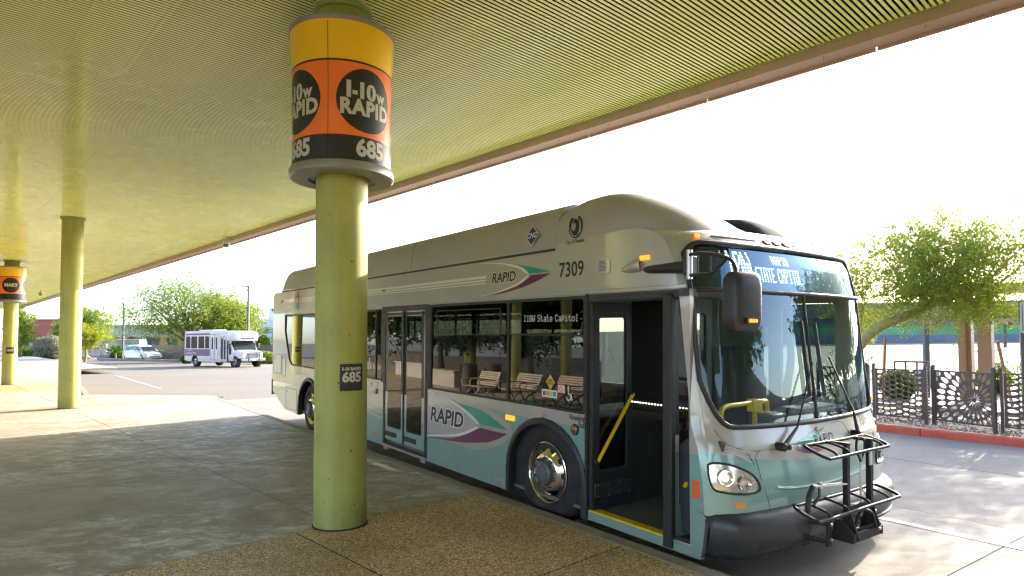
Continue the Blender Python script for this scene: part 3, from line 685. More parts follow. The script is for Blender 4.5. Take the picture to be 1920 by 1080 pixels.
outline = [(-9.72, .52), (-9.72, 2.58), (-9.60, 2.655), (.12, 2.655), (.15, 2.70), (1.05, 2.735), (1.2, 2.725), (1.33, 2.695), (1.43, 2.65)]+front_edge+FA+RA+[(-8.75, .20)]
holeC = [(-8.82, 1.82), (-8.5, 1.24), (-8.42, 1.17), (-8.3, 1.13), (-3.87, 1.12), (-3.87, 2.17), (-8.82, 2.17)]
holeA = rr(-2.38, .565, 1.115, 2.195, .03)
holeD = [(-3.80, .24), (-2.47, .24), (-2.47, 2.195), (-3.80, 2.195)]
holeF = [(.60, .275), (1.735, .275), (1.735, 2.20), (.60, 2.20)]
mb = MB(); mb.plate(outline, [holeC, holeA, holeD, holeF], .045, S(0.)); wallR = mb.build('side_wall', M['silver'], bus, smooth=30); wallR['label'] = 'kerb side wall of the bus'
hw = [rr(a, b, 1.13, 2.17, .04) for a, b in ((-8.7, -7.2), (-7.1, -5.5), (-5.4, -3.9), (-3.8, -2.2), (-2.1, -.5), (-.4, .75), (.9, 1.5))]
mb = MB(); mb.plate(outline, hw, .045, S(2*W2-.045)); mb.build('side_wall', M['silver'], bus, smooth=30)
for h in hw: mb = MB(); mb.plate(h, [], .005, S(2*W2-.02)); mb.build('window', M['leftglass'], bus)
# rear wall with rounded corners
mb = MB(); mb.grid(lambda t, z: (-9.72-.14*(1-abs(t)**6)-.03*(z < 1), W2*(1+t), z), list(np.sin(np.linspace(-math.pi/2, math.pi/2, 23))), [.52, 1.0, 1.05, 1.8, 2.58]); mb.build('rear_wall', M['silver'], bus, smooth=40)
mb = MB(); mb.grid(lambda t, z: (-9.72-.19*(1-abs(t)**8), W2*(1+t*1.012), z), list(np.sin(np.linspace(-math.pi/2, math.pi/2, 23))), [.42, .46, .72, .76]); mb.build('rear_bumper', M['bump'], bus, smooth=40)
mb = MB(); mb.plate(rr(2.30, 2.56, .5, .75, .03), [], .02, lambda u, v, q: (-9.78+q, u-2.28, v+1.78)); mb.build('rear_vent', M['dark'], bus)
# front shell
def wb(t):
    a = abs(t); return 1.135+.03*t*t+.36*max(0, (a-.78)/.175)**3 if a <= .955 else 1.95
def wt(t):
    a = abs(t); return 2.575-.10*max(0, (a-.80)/.155)**3 if a <= .955 else 1.95
tl = sorted(set([round(x, 4) for x in list(np.linspace(-.955, .955, 61))]+[-1, -.992, -.984, -.975, -.966, -.9551, .9551, .966, .975, .984, .992, 1]))
zteal = lambda t: .852+.135*t*t
mb = MB(); mb.mat(1).grid(lambda t, v: FS(t, .50+(zteal(t)-.50)*v), tl, list(np.linspace(0, 1, 8)))
mb.mat(0).grid(lambda t, v: FS(t, zteal(t)+(wb(t)-zteal(t))*v), tl, list(np.linspace(0, 1, 12)))
ztop_ = lambda t: 2.60+.115*(1-abs(t)**3.5)
mb.grid(lambda t, v: FS(t, wt(t)+(ztop_(t)-wt(t))*v), tl, list(np.linspace(0, 1, 10)))
def brow(t, u):
    s = math.sin(u*math.pi/2); z0 = ztop_(t); x0 = fx(t, z0); return (x0+(1.02-x0)*u, W2*(1+t), z0+(2.735+.075*(1-t*t)-z0)*s**.75)
mb.grid(brow, tl, list(np.linspace(0, 1, 12)))
fshell = mb.build('front_cap', [M['silver'], M['teal']], bus, smooth=50, weld=True)
# windshield and its black gasket
tg = list(np.linspace(-.953, .953, 61))
gl = MB(); gl.grid(lambda t, v: FS(t, wb(t)+(2.195-wb(t))*v, -.004), tg, list(np.linspace(0, 1, 26))); wsh = gl.build('windshield', M['ws'], bus, smooth=80)
gl = MB(); gl.grid(lambda t, v: FS(t, 2.195+(wt(t)-2.195)*v, -.004), tg, list(np.linspace(0, 1, 10))); gl.build('header_glass', M['hdr'], bus, smooth=80)
loop = [FS(t, wb(t), .006) for t in tg]+[FS(.954, z, .006) for z in np.linspace(wb(.954), wt(.954), 16)[1:-1]]+[FS(t, wt(t), .006) for t in reversed(tg)]+[FS(-.954, z, .006) for z in np.linspace(wt(.954), wb(.954), 16)[1:-1]]
MB().tube(loop, .021, 8, closed=True).build('gasket', M['trim'], wsh, smooth=60)
MB().tube([FS(t, 2.195, .006) for t in np.linspace(-.95, .95, 41)], .019, 8).build('cross_bar', M['trim'], wsh, smooth=60)
MB().tube([FS(0, z, .004) for z in np.linspace(1.14, 2.19, 14)], .012, 8).build('centre_bar', M['trim'], wsh, smooth=60)
# upper header mask (black band behind the glass) and destination sign
mb = MB(); mb.grid(lambda t, z: FS(t, z, -.03), list(np.linspace(-.95, -.69, 9)), [2.20, 2.4, 2.57]); mb.build('header_mask', M['dark'], bus, smooth=60)
sgn = MB(); sgn.grid(lambda t, z: FS(t, z, -.06), list(np.linspace(-.70, .93, 31)), list(np.linspace(2.20, 2.565, 6)))
sign = sgn.build('destination_sign', pm('sign_glass', (.03, .05, .075), .35), bus, smooth=60)
FONT = {'I': '0e04040404040e', '1': '040c040404040e', '0': '0e11131519110e', 'W': '1111111515150a', 'R': '1e11111e141211', 'A': '0e11111f111111', 'P': '1e11111e101010', 'D': '1e11111111111e',
        'S': '0f10100e01011e', 'T': '1f040404040404', 'E': '1f10101e10101f', 'C': '0e11101010110e', 'O': '0e11111111110e', 'L': '1010101010101f',
        't': '08081c08080906', 'a': '00000e010f110f', 'e': '00000e111f100e', 'p': '001e11111e1010', 'i': '04000c0404040e', 'o': '00000e1111110e', 'l': '0c04040404040e', ' ': '00000000000000'}
def dots(txt, cell, f, sx=1., fill=.80, vf=.55):
    mb = MB(); x = 0
    for ch in txt:
        rows = FONT[ch]; 
        for r in range(7):
            b = int(rows[2*r:2*r+2], 16)
            for c in range(5):
                if b >> (4-c) & 1:
                    u, v = (x+c)*cell*sx, (6-r)*cell; a = cell*fill/2*sx; h = cell*vf/2; mb.add([f(u-a, v-h), f(u+a, v-h), f(u+a, v+h), f(u-a, v+h)], [(0,1,2,3)])
        x += 6 if ch != ' ' else 4
    return mb
dots('I10W', .0305, lambda u, v: FS(-.715+u/W2, 2.335+v, -.055), .55, 1.0, .7).build('lettering', M['led'], sign, smooth=0)
dots('RAPID', .0115, lambda u, v: FS(-.185+u/W2, 2.445+v, -.055), .70, 1.0).build('lettering', M['led'], sign, smooth=0)
dots('STATE CAPITOL', .0185, lambda u, v: FS(-.385+u/W2, 2.292+v, -.055), .47, 1.0).build('lettering', M['led'], sign, smooth=0)
# bumper
bp_ = [(.545, -.03), (.535, .035), (.50, .075), (.44, .095), (.34, .095), (.275, .085), (.268, .097), (.245, .095), (.215, .06), (.195, -.12)]
mb = MB(); tb = list(np.sin(np.linspace(-math.pi/2, math.pi/2, 61)))
mb.grid(lambda t, k: (fx(max(-.985, min(.985, t)), bp_[int(k)][0])+bp_[int(k)][1]-.07*max(0, abs(t)-.9)/.1, W2*(1+t*1.004), bp_[int(k)][0]-.0*t), tb, list(range(len(bp_))))
bumper = mb.build('front_bumper', M['bump'], bus, smooth=40)
for tt in (-.345, .345):
    MB().tube([(fx(tt, z)+o+.001, W2*(1+tt), z) for z, o in bp_[1:9]], .004, 5).build('bumper_joint', M['dark'], bumper)
def seam(pts, name='panel_gap', r=.0022, m='dark', off=0., par=None):
    return MB().tube([FS(t, z, off) for t, z in pts], r, 5).build(name, M[m], par or bus, smooth=60)
seam([(-.91, 1.15), (-.897, 1.10), (-.862, 1.035), (-.80, 1.0), (-.68, .972), (-.5, .97), (-.36, .985), (-.1, 1.06), (.22, 1.105), (.30, 1.09), (.34, 1.0), (.40, .97), (.62, .95)])
seam([(-.64, .972), (-.672, .955), (-.688, .92), (-.668, .774), (-.626, .618), (-.612, .54)]); seam([(.66, .95), (.69, .92), (.668, .774), (.626, .618), (.612, .54)])
seam(spline([(-.55, .69), (-.4, .665), (-.15, .65), (.1, .652), (.35, .665), (.55, .69)], 6), 'grab_groove', .016, 'teal', .004)
# headlights
hlp = [(-.972, .891), (-.947, .905), (-.871, .891), (-.764, .834), (-.713, .78), (-.688, .71), (-.714, .681), (-.811, .676), (-.933, .699), (-.966, .73), (-.975, .809)]
hlp = spline(hlp+[hlp[0]], 3)[:-1]
def patch(pts, off, mat, name, par, flip=1, rings=4):
    cx = sum(p[0] for p in pts)/len(pts); cz = sum(p[1] for p in pts)/len(pts); n = len(pts); vs = [FS(cx*flip, cz, off)]; fs = []
    for j in range(1, rings+1):
        for (t, z) in pts: vs.append(FS((cx+(t-cx)*j/rings)*flip, cz+(z-cz)*j/rings, off))
    for k in range(n): fs.append((0, 1+k, 1+(k+1) % n))
    for j in range(rings-1):
        for k in range(n): fs.append((1+j*n+k, 1+(j+1)*n+k, 1+(j+1)*n+(k+1) % n, 1+j*n+(k+1) % n))
    return MB().add(vs, fs).build(name, mat, par, smooth=60)
for fl in (1, -1):
    h = patch(hlp, .002, M['hl_refl'], 'headlight', bus, fl)
    MB().tube([FS(t*fl, z, .006) for t, z in hlp], .008, 6, closed=True).build('lamp_frame', M['trim'], h)
    for (t, z, r, mm) in ((-.905, .80, .062, 'hl_refl'), (-.80, .755, .055, 'hl_refl')):
        c = Vector(FS(t*fl, z, .004)); nx = Vector((1, -fl*.55 if t < -.85 else -fl*.3, 0)).normalized()
        prof = [(r, .016), (r*.97, .010), (r*.6, -.006), (r*.15, -.012), (.001, -.012)]; u = nx.orthogonal().normalized(); v = nx.cross(u); m2 = MB(); vs = []; n = 24
        for (rad, hh) in prof:
            for k in range(n): vs.append(c+nx*hh+(u*math.cos(2*math.pi*k/n)+v*math.sin(2*math.pi*k/n))*rad)
        m2.add(vs, [(i*n+k, i*n+(k+1) % n, (i+1)*n+(k+1) % n, (i+1)*n+k) for i in range(len(prof)-1) for k in range(n)])
        m2.build('reflector_bowl', M['hl_refl'], h, smooth=60)
        if t < -.85:
            m3 = MB(); m3.lathe([(.001, .022), (.016, .018), (.024, .008), (.024, .0)], 20); ob = m3.build('lit_bulb', M['lamp'], h, smooth=60); ob.location = c; ob.rotation_mode = 'QUATERNION'; ob.rotation_quaternion = nx.to_track_quat('Z', 'Y')
    MB().tube([FS(t*fl, z, .012) for t, z in ((-.93, .712), (-.86, .697), (-.78, .690), (-.73, .694))], .007, 6).build('light_strip', M['hl_lens'], h)
    vp = [(-.889, 1.005), (-.735, .954), (-.709, .878), (-.783, .909), (-.875, .964)]
    seam([(t*fl, z) for t, z in vp[:3]], 'brow_edge', .0022, 'dark', .002); seam([(t*fl, z) for t, z in ((-.885, .99), (-.80, .945), (-.72, .89))], 'brow_edge', .004, 'silver', .003)
    pr = [(-.866, .621), (-.797, .616), (-.797, .578), (-.866, .58)]; patch(pr, .002, M['amber_off'], 'front_reflector', bus, fl, 2)
# marker lamps over the windscreen
for t, z in ((-.181, 2.628), (-.078, 2.632), (.038, 2.632)):
    mb = MB(); b0 = Vector(FS(t, 2.635)); mb.obox(b0, (.010, 0, .010), (0, .042, 0), (-.020, 0, .020)); mb.build('marker_lamp', M['amberdark'], bus, bev=.006)
for t0, t1 in ((-.70, -.29), (.13, .50)):
    mb = MB(); ts = list(np.linspace(t0, t1, 13)); mb.grid(lambda t, z: FS(t, z, .003), ts, [2.618-.02*max(0, abs(t0)-.5), 2.638]); mb.build('header_vent', M['dark'], bus, smooth=60)
    MB().tube([FS(t, 2.645, .004) for t in ts], .008, 6).build('vent_lip', M['silver'], bus)
for t, u in ((-.90, .10), (.90, .10)):
    b0 = Vector(FS(t*.92, 2.617)); MB().obox(b0+Vector((0, 0, .01)), (.03, -.03*(1 if t < 0 else -1), 0), (.008, .05*(1 if t < 0 else -1)*.3, -.008), (.0, 0, .014)).build('clearance_lamp', M['amber'], bus, bev=.004)
# front lettering
def fcurve(off): return lambda u, v: FS(u/W2, v, off)
patch(spline([(-.34, .976), (-.22, 1.02), (-.08, 1.052), (.06, 1.082)], 4)+spline([(-.02, 1.04), (-.10, 1.0), (-.135, .975)], 4), .0022, M['green'], 'livery_swoosh', bus)
patch(spline([(-.34, .968), (-.24, .968), (-.14, .955), (-.09, .93), (-.02, .91)], 4)+spline([(-.10, .895), (-.2, .90), (-.28, .925), (-.335, .955)], 4), .0022, M['purple'], 'livery_swoosh', bus)
text_obj('lettering', 'RAPID', M['ivory'], bus, lambda u, v: FS(.0+(u)/W2, .985+v, .0026), .115, bold=.009, shear=.18, sx=.95)
text_obj('lettering', 'RAPID', M['ink'], bus, lambda u, v: FS(.0+(u)/W2, .985+v, .0036), .115, bold=.0035, shear=.18, sx=.95)
text_obj('fleet_number', '7309', M['ink'], bus, lambda u, v: FS(.615+u/W2, 1.075+v, .002), .125, bold=.002, sx=.72)
MB().lathe([(.001, .016), (.016, .013), (.022, 0)], 16, FS(-.047, 1.068, .0), 'X').build('cowl_lamp', M['amber_off'], bus)
# wipers
def wiper(base, elbow, tip, b0, b1, nm='wiper'):
    w_ = MB().tube([FS(*base, .05), FS(*elbow, .055)], [.018, .010], 8).build(nm, M['trim'], bus)
    d = .018; MB().tube([FS(base[0]+.03, base[1]-.005, .045), FS(elbow[0]+.012, elbow[1], .05)], .006, 6).build('link_rod', M['trim'], w_)
    MB().tube([FS(*elbow, .055), FS(*tip, .045)], .008, 6).build('arm_tip', M['trim'], w_)
    MB().beam(FS(*b0, .02), FS(*b1, .02), .018, .03).build('blade', M['trim'], w_)
    MB().lathe([(.03, -.05), (.034, 0), (.034, .035), (.02, .05), (.001, .052)], 16, FS(*base, .03), 'X').build('pivot', M['trim'], w_)
    MB().lathe([(.018, -.05), (.018, .05), (.001, .052)], 12, FS(base[0]+.035, base[1]-.005, .03), 'X').build('pivot', M['trim'], w_)
wiper((-.485, .988), (-.30, 1.118), (-.035, 1.62), (-.082, 1.962), (-.077, 1.343))
wiper((.385, .988), (.415, 1.18), (.175, 1.66), (.075, 1.95), (.099, 1.33))
# ------------------------------------------------------------------ roof shroud and dome
def shroud(x0, x1, rear=False):
    pr = [(.012, 2.685), (.022, 2.80), (.045, 2.95), (.075, 3.03), (.13, 3.085), (.22, 3.115), (.5, 3.13), (W2, 3.14)]
    pr = pr+[(2*W2-y, z) for y, z in reversed(pr[:-1])]; mb = MB(); xsn = [x0, x0+.06, x0+.14, x0+.24, x0+.40] if rear else [x0]
    xsn = xsn+[x1]
    def f(k, x):
        y, z = pr[int(k)]
        if rear and x < x0+.41: e = (x-x0)/.40; z = 2.685+(z-2.685)*(max(.02, 1-(1-e)**2.4)**.5) if e < 1 else z
        return (x, y, z)
    mb.grid(f, list(range(len(pr))), xsn)
    n = len(pr)
    if not rear: mb.add([f(k, x0) for k in range(n)], [tuple(range(n))])
    mb.add([f(k, x1) for k in range(n)], [tuple(range(n-1, -1, -1))])
    return mb.build('roof_fairing', M['silver_dimmed'], bus, smooth=40)
shroud(-9.12, -6.06, True); shroud(-6.045, -2.985); shroud(-2.97, .135)
for y0, y1 in ((-.012, .03), (2*W2-.03, 2*W2+.012)):
    MB().box(-9.1, .14, y0, y1, 2.665, 2.690).build('roof_rail', M['silver'], bus, bev=.006)
    MB().box(-9.05, .13, y0+.006 if y0 < 0 else y0, y1 if y0 < 0 else y1-.006, 2.642, 2.664).build('rail_shade_strip', M['dark'], bus)  # dark strip set in for the shade under the roof rail
MB().box(-9.6, 1.0, .02, 2*W2-.02, 2.60, 2.652).build('roof_deck', M['silver'], bus)
DX = [.15, .3, .4, .62, .8, .9, 1.1, 1.3, 1.42, 1.50, 1.56]; DZ = [3.105, 3.155, 3.175, 3.18, 3.15, 3.115, 3.03, 2.925, 2.845, 2.77, 2.66]
DS = [1, 1, 1, 1, 1, 1, .97, .90, .84, .80, .76]
def dome(ph, x):
    zt = float(np.interp(x, DX, DZ)); sy = float(np.interp(x, DX, DS)); c, s = math.cos(ph), math.sin(ph)
    t = -math.copysign(abs(c)**.33, c); h = abs(s)**.55; dip = max(.7*sstep(.75, 1.3, x)*math.exp(-(t/.24)**2), .55*sstep(.0, .35, t)*sstep(.35, .9, x))
    zb_ = 2.68-.12*sstep(1.0, 1.5, x); return (x, W2*(1+t*sy), zb_+(zt-zb_)*h*(1-dip))
mb = MB(); mb.grid(dome, list(np.linspace(0.0, math.pi, 49)), [.15, .2, .3, .4, .5, .62, .72, .8, .9, 1.0, 1.1, 1.2, 1.3, 1.38, 1.42, 1.46, 1.50, 1.53, 1.56])
mb.add([dome(p, .15) for p in np.linspace(0, math.pi, 49)], [tuple(range(49))]); mb.build('roof_dome', M['silver_dimmed'], bus, smooth=60)
mb = MB()                                           # dark hatch hump on the far side of the front roof
HX = [.30, .36, .45, .55, .70, .86, 1.0, 1.10, 1.19, 1.27, 1.33]; HZ = [.02, .20, .31, .375, .385, .36, .30, .235, .155, .07, .0]
mb.grid(lambda a, k: (HX[int(k)], 2.02-.36*math.copysign(abs(math.cos(a))**.7, math.cos(a))*(1-.02*k), 2.69+HZ[int(k)]*abs(math.sin(a))**.6), list(np.linspace(0, math.pi, 19)), list(range(11)))
mb.build('roof_hump', M['hatch'], bus, smooth=60)
# ------------------------------------------------------------------ windows of the kerb side
LEAN = .010
def pane(x0, x1, z0, z1, name='window', outl=None, mat='sideglass'):
    o = outl or rr(x0, x1, z0, z1, .03); f = lambda u, v, q: (u, .004+LEAN*(v-1.1)+q, v); w_ = MB().plate(o, [], .005, f).build(name, M[mat], bus, smooth=0)
    return w_
wA = pane(-2.36, -.665, 1.13, 2.18); wB = pane(-.64, .55, 1.13, 2.18); wC = pane(0, 0, 0, 0, outl=[(-8.80, 1.82), (-8.49, 1.25), (-8.3, 1.145), (-6.05, 1.14), (-6.05, 2.16), (-8.80, 2.16)]); wD = pane(-6.02, -4.10, 1.14, 2.16); wE = pane(-4.06, -3.89, 1.14, 2.16)
def frame(o, i, name, par, y0=-.006, t=.02, m='trim'): return MB().plate(o, [i], t, lambda u, v, q: (u, y0+q, v)).build(name, M[m], par, smooth=0)
frame(rr(-2.375, -.652, 1.117, 2.193, .03), rr(-2.352, -.672, 1.14, 2.165, .03), 'window_frame', wA); frame(rr(-.650, .562, 1.117, 2.193, .03), rr(-.632, .542, 1.14, 2.165, .03), 'window_frame', wB)
frame(rr(-2.22, -.79, 1.815, 2.115, .04), rr(-2.208, -.802, 1.827, 2.103, .035), 'transom_frame', wA, -.004, .008); 
MB().box(-.645, .555, -.007, .004, 1.822, 1.838).build('transom_bar', M['trim'], wB); MB().box(-2.36, -2.22, -.003, .004, 1.83, 1.836).build('transom_bar', M['trim'], wA)
frame([(-8.815, 1.815), (-8.50, 1.235), (-8.3, 1.132), (-6.035, 1.125), (-6.035, 2.168), (-8.815, 2.168)], [(-8.785, 1.815), (-8.48, 1.265), (-8.29, 1.158), (-6.055, 1.152), (-6.055, 2.145), (-8.785, 2.145)], 'window_frame', wC)
frame(rr(-6.033, -4.085, 1.125, 2.168, .03), rr(-6.01, -4.11, 1.15, 2.145, .03), 'window_frame', wD)
MB().box(-8.80, -3.88, -.012, .0, 2.172, 2.20).build('drip_rail', M['silver'], bus, bev=.004)
MB().box(-3.85, 1.70, -.014, .0, 2.205, 2.235).build('drip_rail', M['silver'], bus, bev=.004)
for xj in (-4.5, -6.9, -1.8 if 0 else -7.9): MB().box(xj-.003, xj+.003, -.0035, .001, 2.24, 2.64).build('panel_gap', M['dark'], bus)
# side sign, handles and stickers in the windows
sp = MB().plate(rr(-.47, .44, 1.885, 2.115, .02), [], .01, lambda u, v, q: (u, .055+q, v)).build('side_sign', pm('side_sign_board', (.055, .058, .045), .5), bus)
dots('I10W State Capitol', .0100, lambda u, v: (-.445+u, .052, 1.965+v), .83, 1.0, .8).build('lettering', M['led_side'], sp, smooth=0)
def st(name, poly, mat, lay=1, par=None, y=0.): return MB().plate(poly, [], 0, lambda u, v, q: (u, y-.0012*lay, v)).build(name, M[mat], par or bus, smooth=0)
st('safe_place_sticker', [(.06, 1.45), (.13, 1.375), (.06, 1.30), (-.01, 1.375)], 'yel_st', 1, wB, .001); 
text_obj('lettering', 'SAFE\nPLACE', M['ink'], wB, lambda u, v: (.06+u, -.0028, 1.375+v), .034, bold=.001, line=.8)
st('notice_sticker', [(-.07, 1.225), (.165, 1.225), (.165, 1.30), (-.07, 1.30)], 'white_st', 1, wB, .001)
for i in range(4): st('notice_print', [(-.055+.052*i, 1.24), (-.01+.052*i, 1.24), (-.01+.052*i, 1.285), (-.055+.052*i, 1.285)], ('purple', 'amber_off', 'lgrey', 'green')[i], 2, wB, .001)
st('no_smoking_sticker', [(.17, 1.28), (.285, 1.28), (.285, 1.365), (.17, 1.365)], 'red_st', 1, wB, .001); st('sticker_face', [(.18, 1.288), (.275, 1.288), (.275, 1.357), (.18, 1.357)], 'white_st', 2, wB, .001)
MB().plate([(.2275+.03*math.cos(a), 1.3225+.028*math.sin(a)) for a in np.linspace(0, 2*math.pi, 20, endpoint=False)], [[(.2275+.023*math.cos(a), 1.3225+.0215*math.sin(a)) for a in np.linspace(0, 2*math.pi, 20, endpoint=False)]], 0, lambda u, v, q: (u, -.0036, v)).build('no_smoking_ring', M['red_st'], wB, smooth=0)
MB().beam((.209, -.0038, 1.341), (.246, -.0038, 1.304), .007, .0008, (0, 1, 0)).build('no_smoking_bar', M['red_st'], wB)
def wheelchair(cx, cz, s, par, y=-.004):
    w_ = MB(); w_.plate([(cx+.30*s*math.cos(a), cz-.22*s+.30*s*math.sin(a)) for a in np.linspace(-2.9, .9, 16)]+[(cx+.22*s*math.cos(a), cz-.22*s+.22*s*math.sin(a)) for a in np.linspace(.9, -2.9, 16)], [], 0, lambda u, v, q: (u, y, v))
    w_.plate([(cx-.02*s+.09*s*math.cos(a), cz+.52*s+.09*s*math.sin(a)) for a in np.linspace(0, 6.28, 12, endpoint=False)], [], 0, lambda u, v, q: (u, y-.0002, v))
    w_.plate([(cx-.07*s, cz+.40*s), (cx+.03*s, cz+.40*s), (cx+.05*s, cz+.02*s), (cx+.32*s, cz+.02*s), (cx+.42*s, cz-.36*s), (cx+.52*s, cz-.34*s), (cx+.50*s, cz-.44*s), (cx+.35*s, cz-.46*s), (cx+.25*s, cz-.07*s), (cx-.04*s, cz-.07*s)], [], 0, lambda u, v, q: (u, y-.0004, v))
    return w_.build('wheelchair_symbol', M['white_st'], par, smooth=0)
wheelchair(.335, 1.285, .125, wB); wheelchair(-4.32, 1.345, .16, wD)
# ------------------------------------------------------------------ livery on the kerb side (flat vinyl)
FAr = list(FA); 
st('livery_panel', [(-2.465, .19), (-2.465, .57), (-2.29, .55), (-1.98, .53), (-1.72, .505), (-1.46, .50), (-1.25, .52), (-1.05, .56), (-.88, .61), (-.73, .67), (-.63, .735), (-.58, .79), (-.57, .82), (-.59, .85), (-.66, .90), (-.76, .94), (-.9, .98), (-1.05, 1.01), (-.65, .995), (-.2, .99), (.56, 1.0), (.598, 1.0), (.598, .19)]+FA, 'teal', 1)
st('livery_panel', [(1.737, .275), (1.737, .955), (xs(.955), .955), (xs(.75), .75), (xs(.45), .45), (xs(.19), .19), (.61, .19), (.61, .273)], 'teal', 1)
st('livery_panel', RA+[(-8.75, .20), (-9.71, .525), (-9.71, 1.56), (-9.2, 1.55)]+spline([(-9.1, 1.55), (-8.9, 1.48), (-8.6, 1.08), (-7.6, 1.0), (-6.6, .86), (-5.5, .70), (-4.5, .60), (-3.805, .56)], 4)+[(-3.805, .19)], 'teal', 1)
for a, b in ((.655, .685), (.735, .755)): st('livery_stripe', [(-6.2, a+.16), (-3.805, a-.06), (-3.805, b-.06), (-6.2, b+.165)], 'teal', 1)
ell = spline([(-2.465, 1.075), (-2.12, 1.04), (-1.75, .98), (-1.45, .90), (-1.27, .80), (-1.40, .70), (-1.70, .61), (-2.0, .565), (-2.465, .53)], 4); st('livery_ellipse', ell, 'lgrey', 1)
st('livery_outline', spline([(-2.465, 1.098), (-2.12, 1.062), (-1.85, 1.025), (-1.62, .975), (-1.36, .89), (-1.205, .81)], 4)+[(-1.275, .815)]+spline([(-1.40, .87), (-1.65, .955), (-1.9, 1.015), (-2.2, 1.06), (-2.465, 1.085)], 4), 'white_st', 2)
st('livery_outline', spline([(-2.465, .505), (-2.1, .555), (-1.81, .595), (-1.5, .66), (-1.21, .775)], 4)+[(-1.275, .782)]+spline([(-1.52, .685), (-1.81, .618), (-2.1, .575), (-2.465, .525)], 4), 'white_st', 2)
st('livery_swoosh', spline([(-2.09, 1.062), (-1.65, 1.01), (-1.3, .985), (-1.05, .945), (-.85, .885), (-.66, .82)], 4)+spline([(-1.19, .815), (-1.30, .875), (-1.5, .945), (-1.8, 1.02), (-2.09, 1.059)], 4), 'green', 2)
st('livery_swoosh', spline([(-2.465, .50), (-2.0, .548), (-1.75, .588), (-1.49, .665), (-1.19, .775)], 4)+[(-.66, .775)]+spline([(-.83, .70), (-1.0, .645), (-1.19, .61), (-1.5, .565), (-1.81, .538), (-2.465, .493)], 4), 'purple', 3)
sd_ = lambda x, z, lay: (lambda u, v: (x+u, -.0012*lay, z+v))
text_obj('lettering', 'RAPID', M['white_st'], bus, sd_(-1.965, .80, 3), .25, bold=.020, shear=.13, sx=1.17)
text_obj('lettering', 'RAPID', M['ink'], bus, sd_(-1.965, .80, 4), .25, bold=.0075, shear=.13, sx=1.17)
# upper stripe, small logo, numbers
for z0, z1 in ((2.452, 2.482), (2.418, 2.438), (2.390, 2.402)):
    st('livery_stripe', [(-9.0, z0-.0), (-8.18, z0), (-8.18, z1), (-9.0, z1)], 'ivory', 1); st('livery_stripe', [(-7.70, z0), (-1.09, z0), (-1.08, z1), (-7.70, z1)], 'ivory', 1)
st('livery_swoosh', spline([(-1.04, 2.618), (-.67, 2.585), (-.28, 2.52), (.07, 2.448)], 4)+[(-.28, 2.448)]+spline([(-.36, 2.51), (-.6, 2.575), (-1.04, 2.616)], 4), 'green', 2)
st('livery_swoosh', [(-.26, 2.432), (.07, 2.432)]+spline([(-.1, 2.38), (-.4, 2.315), (-.79, 2.268), (-1.1, 2.256)], 4)+spline([(-.79, 2.285), (-.5, 2.34), (-.3, 2.40)], 4), 'purple', 2)
st('livery_outline', spline([(-1.2, 2.627), (-.8, 2.60), (-.45, 2.535), (-.285, 2.448)], 4)+[(-.325, 2.447)]+spline([(-.47, 2.52), (-.8, 2.588), (-1.2, 2.623)], 4), 'ivory', 3)
st('livery_outline', spline([(-1.2, 2.25), (-.8, 2.285), (-.45, 2.35), (-.285, 2.432)], 4)+[(-.325, 2.433)]+spline([(-.47, 2.365), (-.8, 2.30), (-1.2, 2.255)], 4), 'ivory', 3)
text_obj('lettering', 'RAPID', M['ivory'], bus, sd_(-.745, 2.437, 3), .145, bold=.011, shear=.15, sx=1.12)
text_obj('lettering', 'RAPID', M['ink'], bus, sd_(-.745, 2.437, 4), .145, bold=.004, shear=.15, sx=1.12)
text_obj('fleet_number', '7309', M['ink'], bus, sd_(.365, 2.44, 1), .195, bold=.003, sx=.92)
text_obj('lettering', 'City of Phoenix', M['ink'], bus, sd_(.415, 2.700, 2), .050, shear=.1, bold=.0008, sx=.84)
def bird():
    """round emblem of a rising bird: crescent wings, head and body"""
    c = (.428, 2.838); mb = MB(); f = lambda u, v, q: (c[0]+u*.92, -.0026, c[1]+v)
    A = lambda r, a, b, n=12, o=(0, 0): [(o[0]+r*math.cos(R_(t)), o[1]+r*math.sin(R_(t))) for t in np.linspace(a, b, n)]
    mb.plate(A(.108, -170, 62, 26)+A(.098, 62, -40, 12, (-.012, -.006))+A(.075, -45, -150, 12, (-.012, -.020))+A(.09, -160, -175, 4), [], 0, f)
    mb.plate(A(.105, 175, 118, 10)+A(.085, 120, 195, 10, (.012, -.004)), [], 0, f)
    mb.plate(spline([(-.04, .03), (-.02, .065), (.012, .07), (.03, .05), (.045, .075), (.05, .03), (.052, -.02), (.03, -.07), (-.02, -.085), (-.06, -.05), (-.075, 0), (-.05, -.03), (-.02, -.035), (.0, -.01), (.005, .02), (-.01, .035)], 3), [], 0, lambda u, v, q: (c[0]+u*.92, -.0030, c[1]+v))
    return mb.build('city_emblem', M['ink'], bus, smooth=0)
bird()
cngf = lambda u, v: (-.24+u, .020-.010+(v+2.83-2.80)*.11-.012, 2.83+v)
for s_, mm, o_ in ((1.0, 'white_st', 0), (.90, 'blue_st', .0012)): MB().add([tuple(Vector(cngf(a*s_, b*s_))-Vector((0, .004+o_, 0))) for a, b in ((0, .105), (.115, 0), (0, -.105), (-.115, 0))], [(0,1,2,3)]).build('fuel_diamond', M[mm], bus, smooth=0)
text_obj('lettering', 'CNG', M['white_st'], bus, lambda u, v: tuple(Vector(cngf(u, v))-Vector((0, .0065, 0))), .075, bold=.002, shear=.1, sx=.95)
mb = MB()
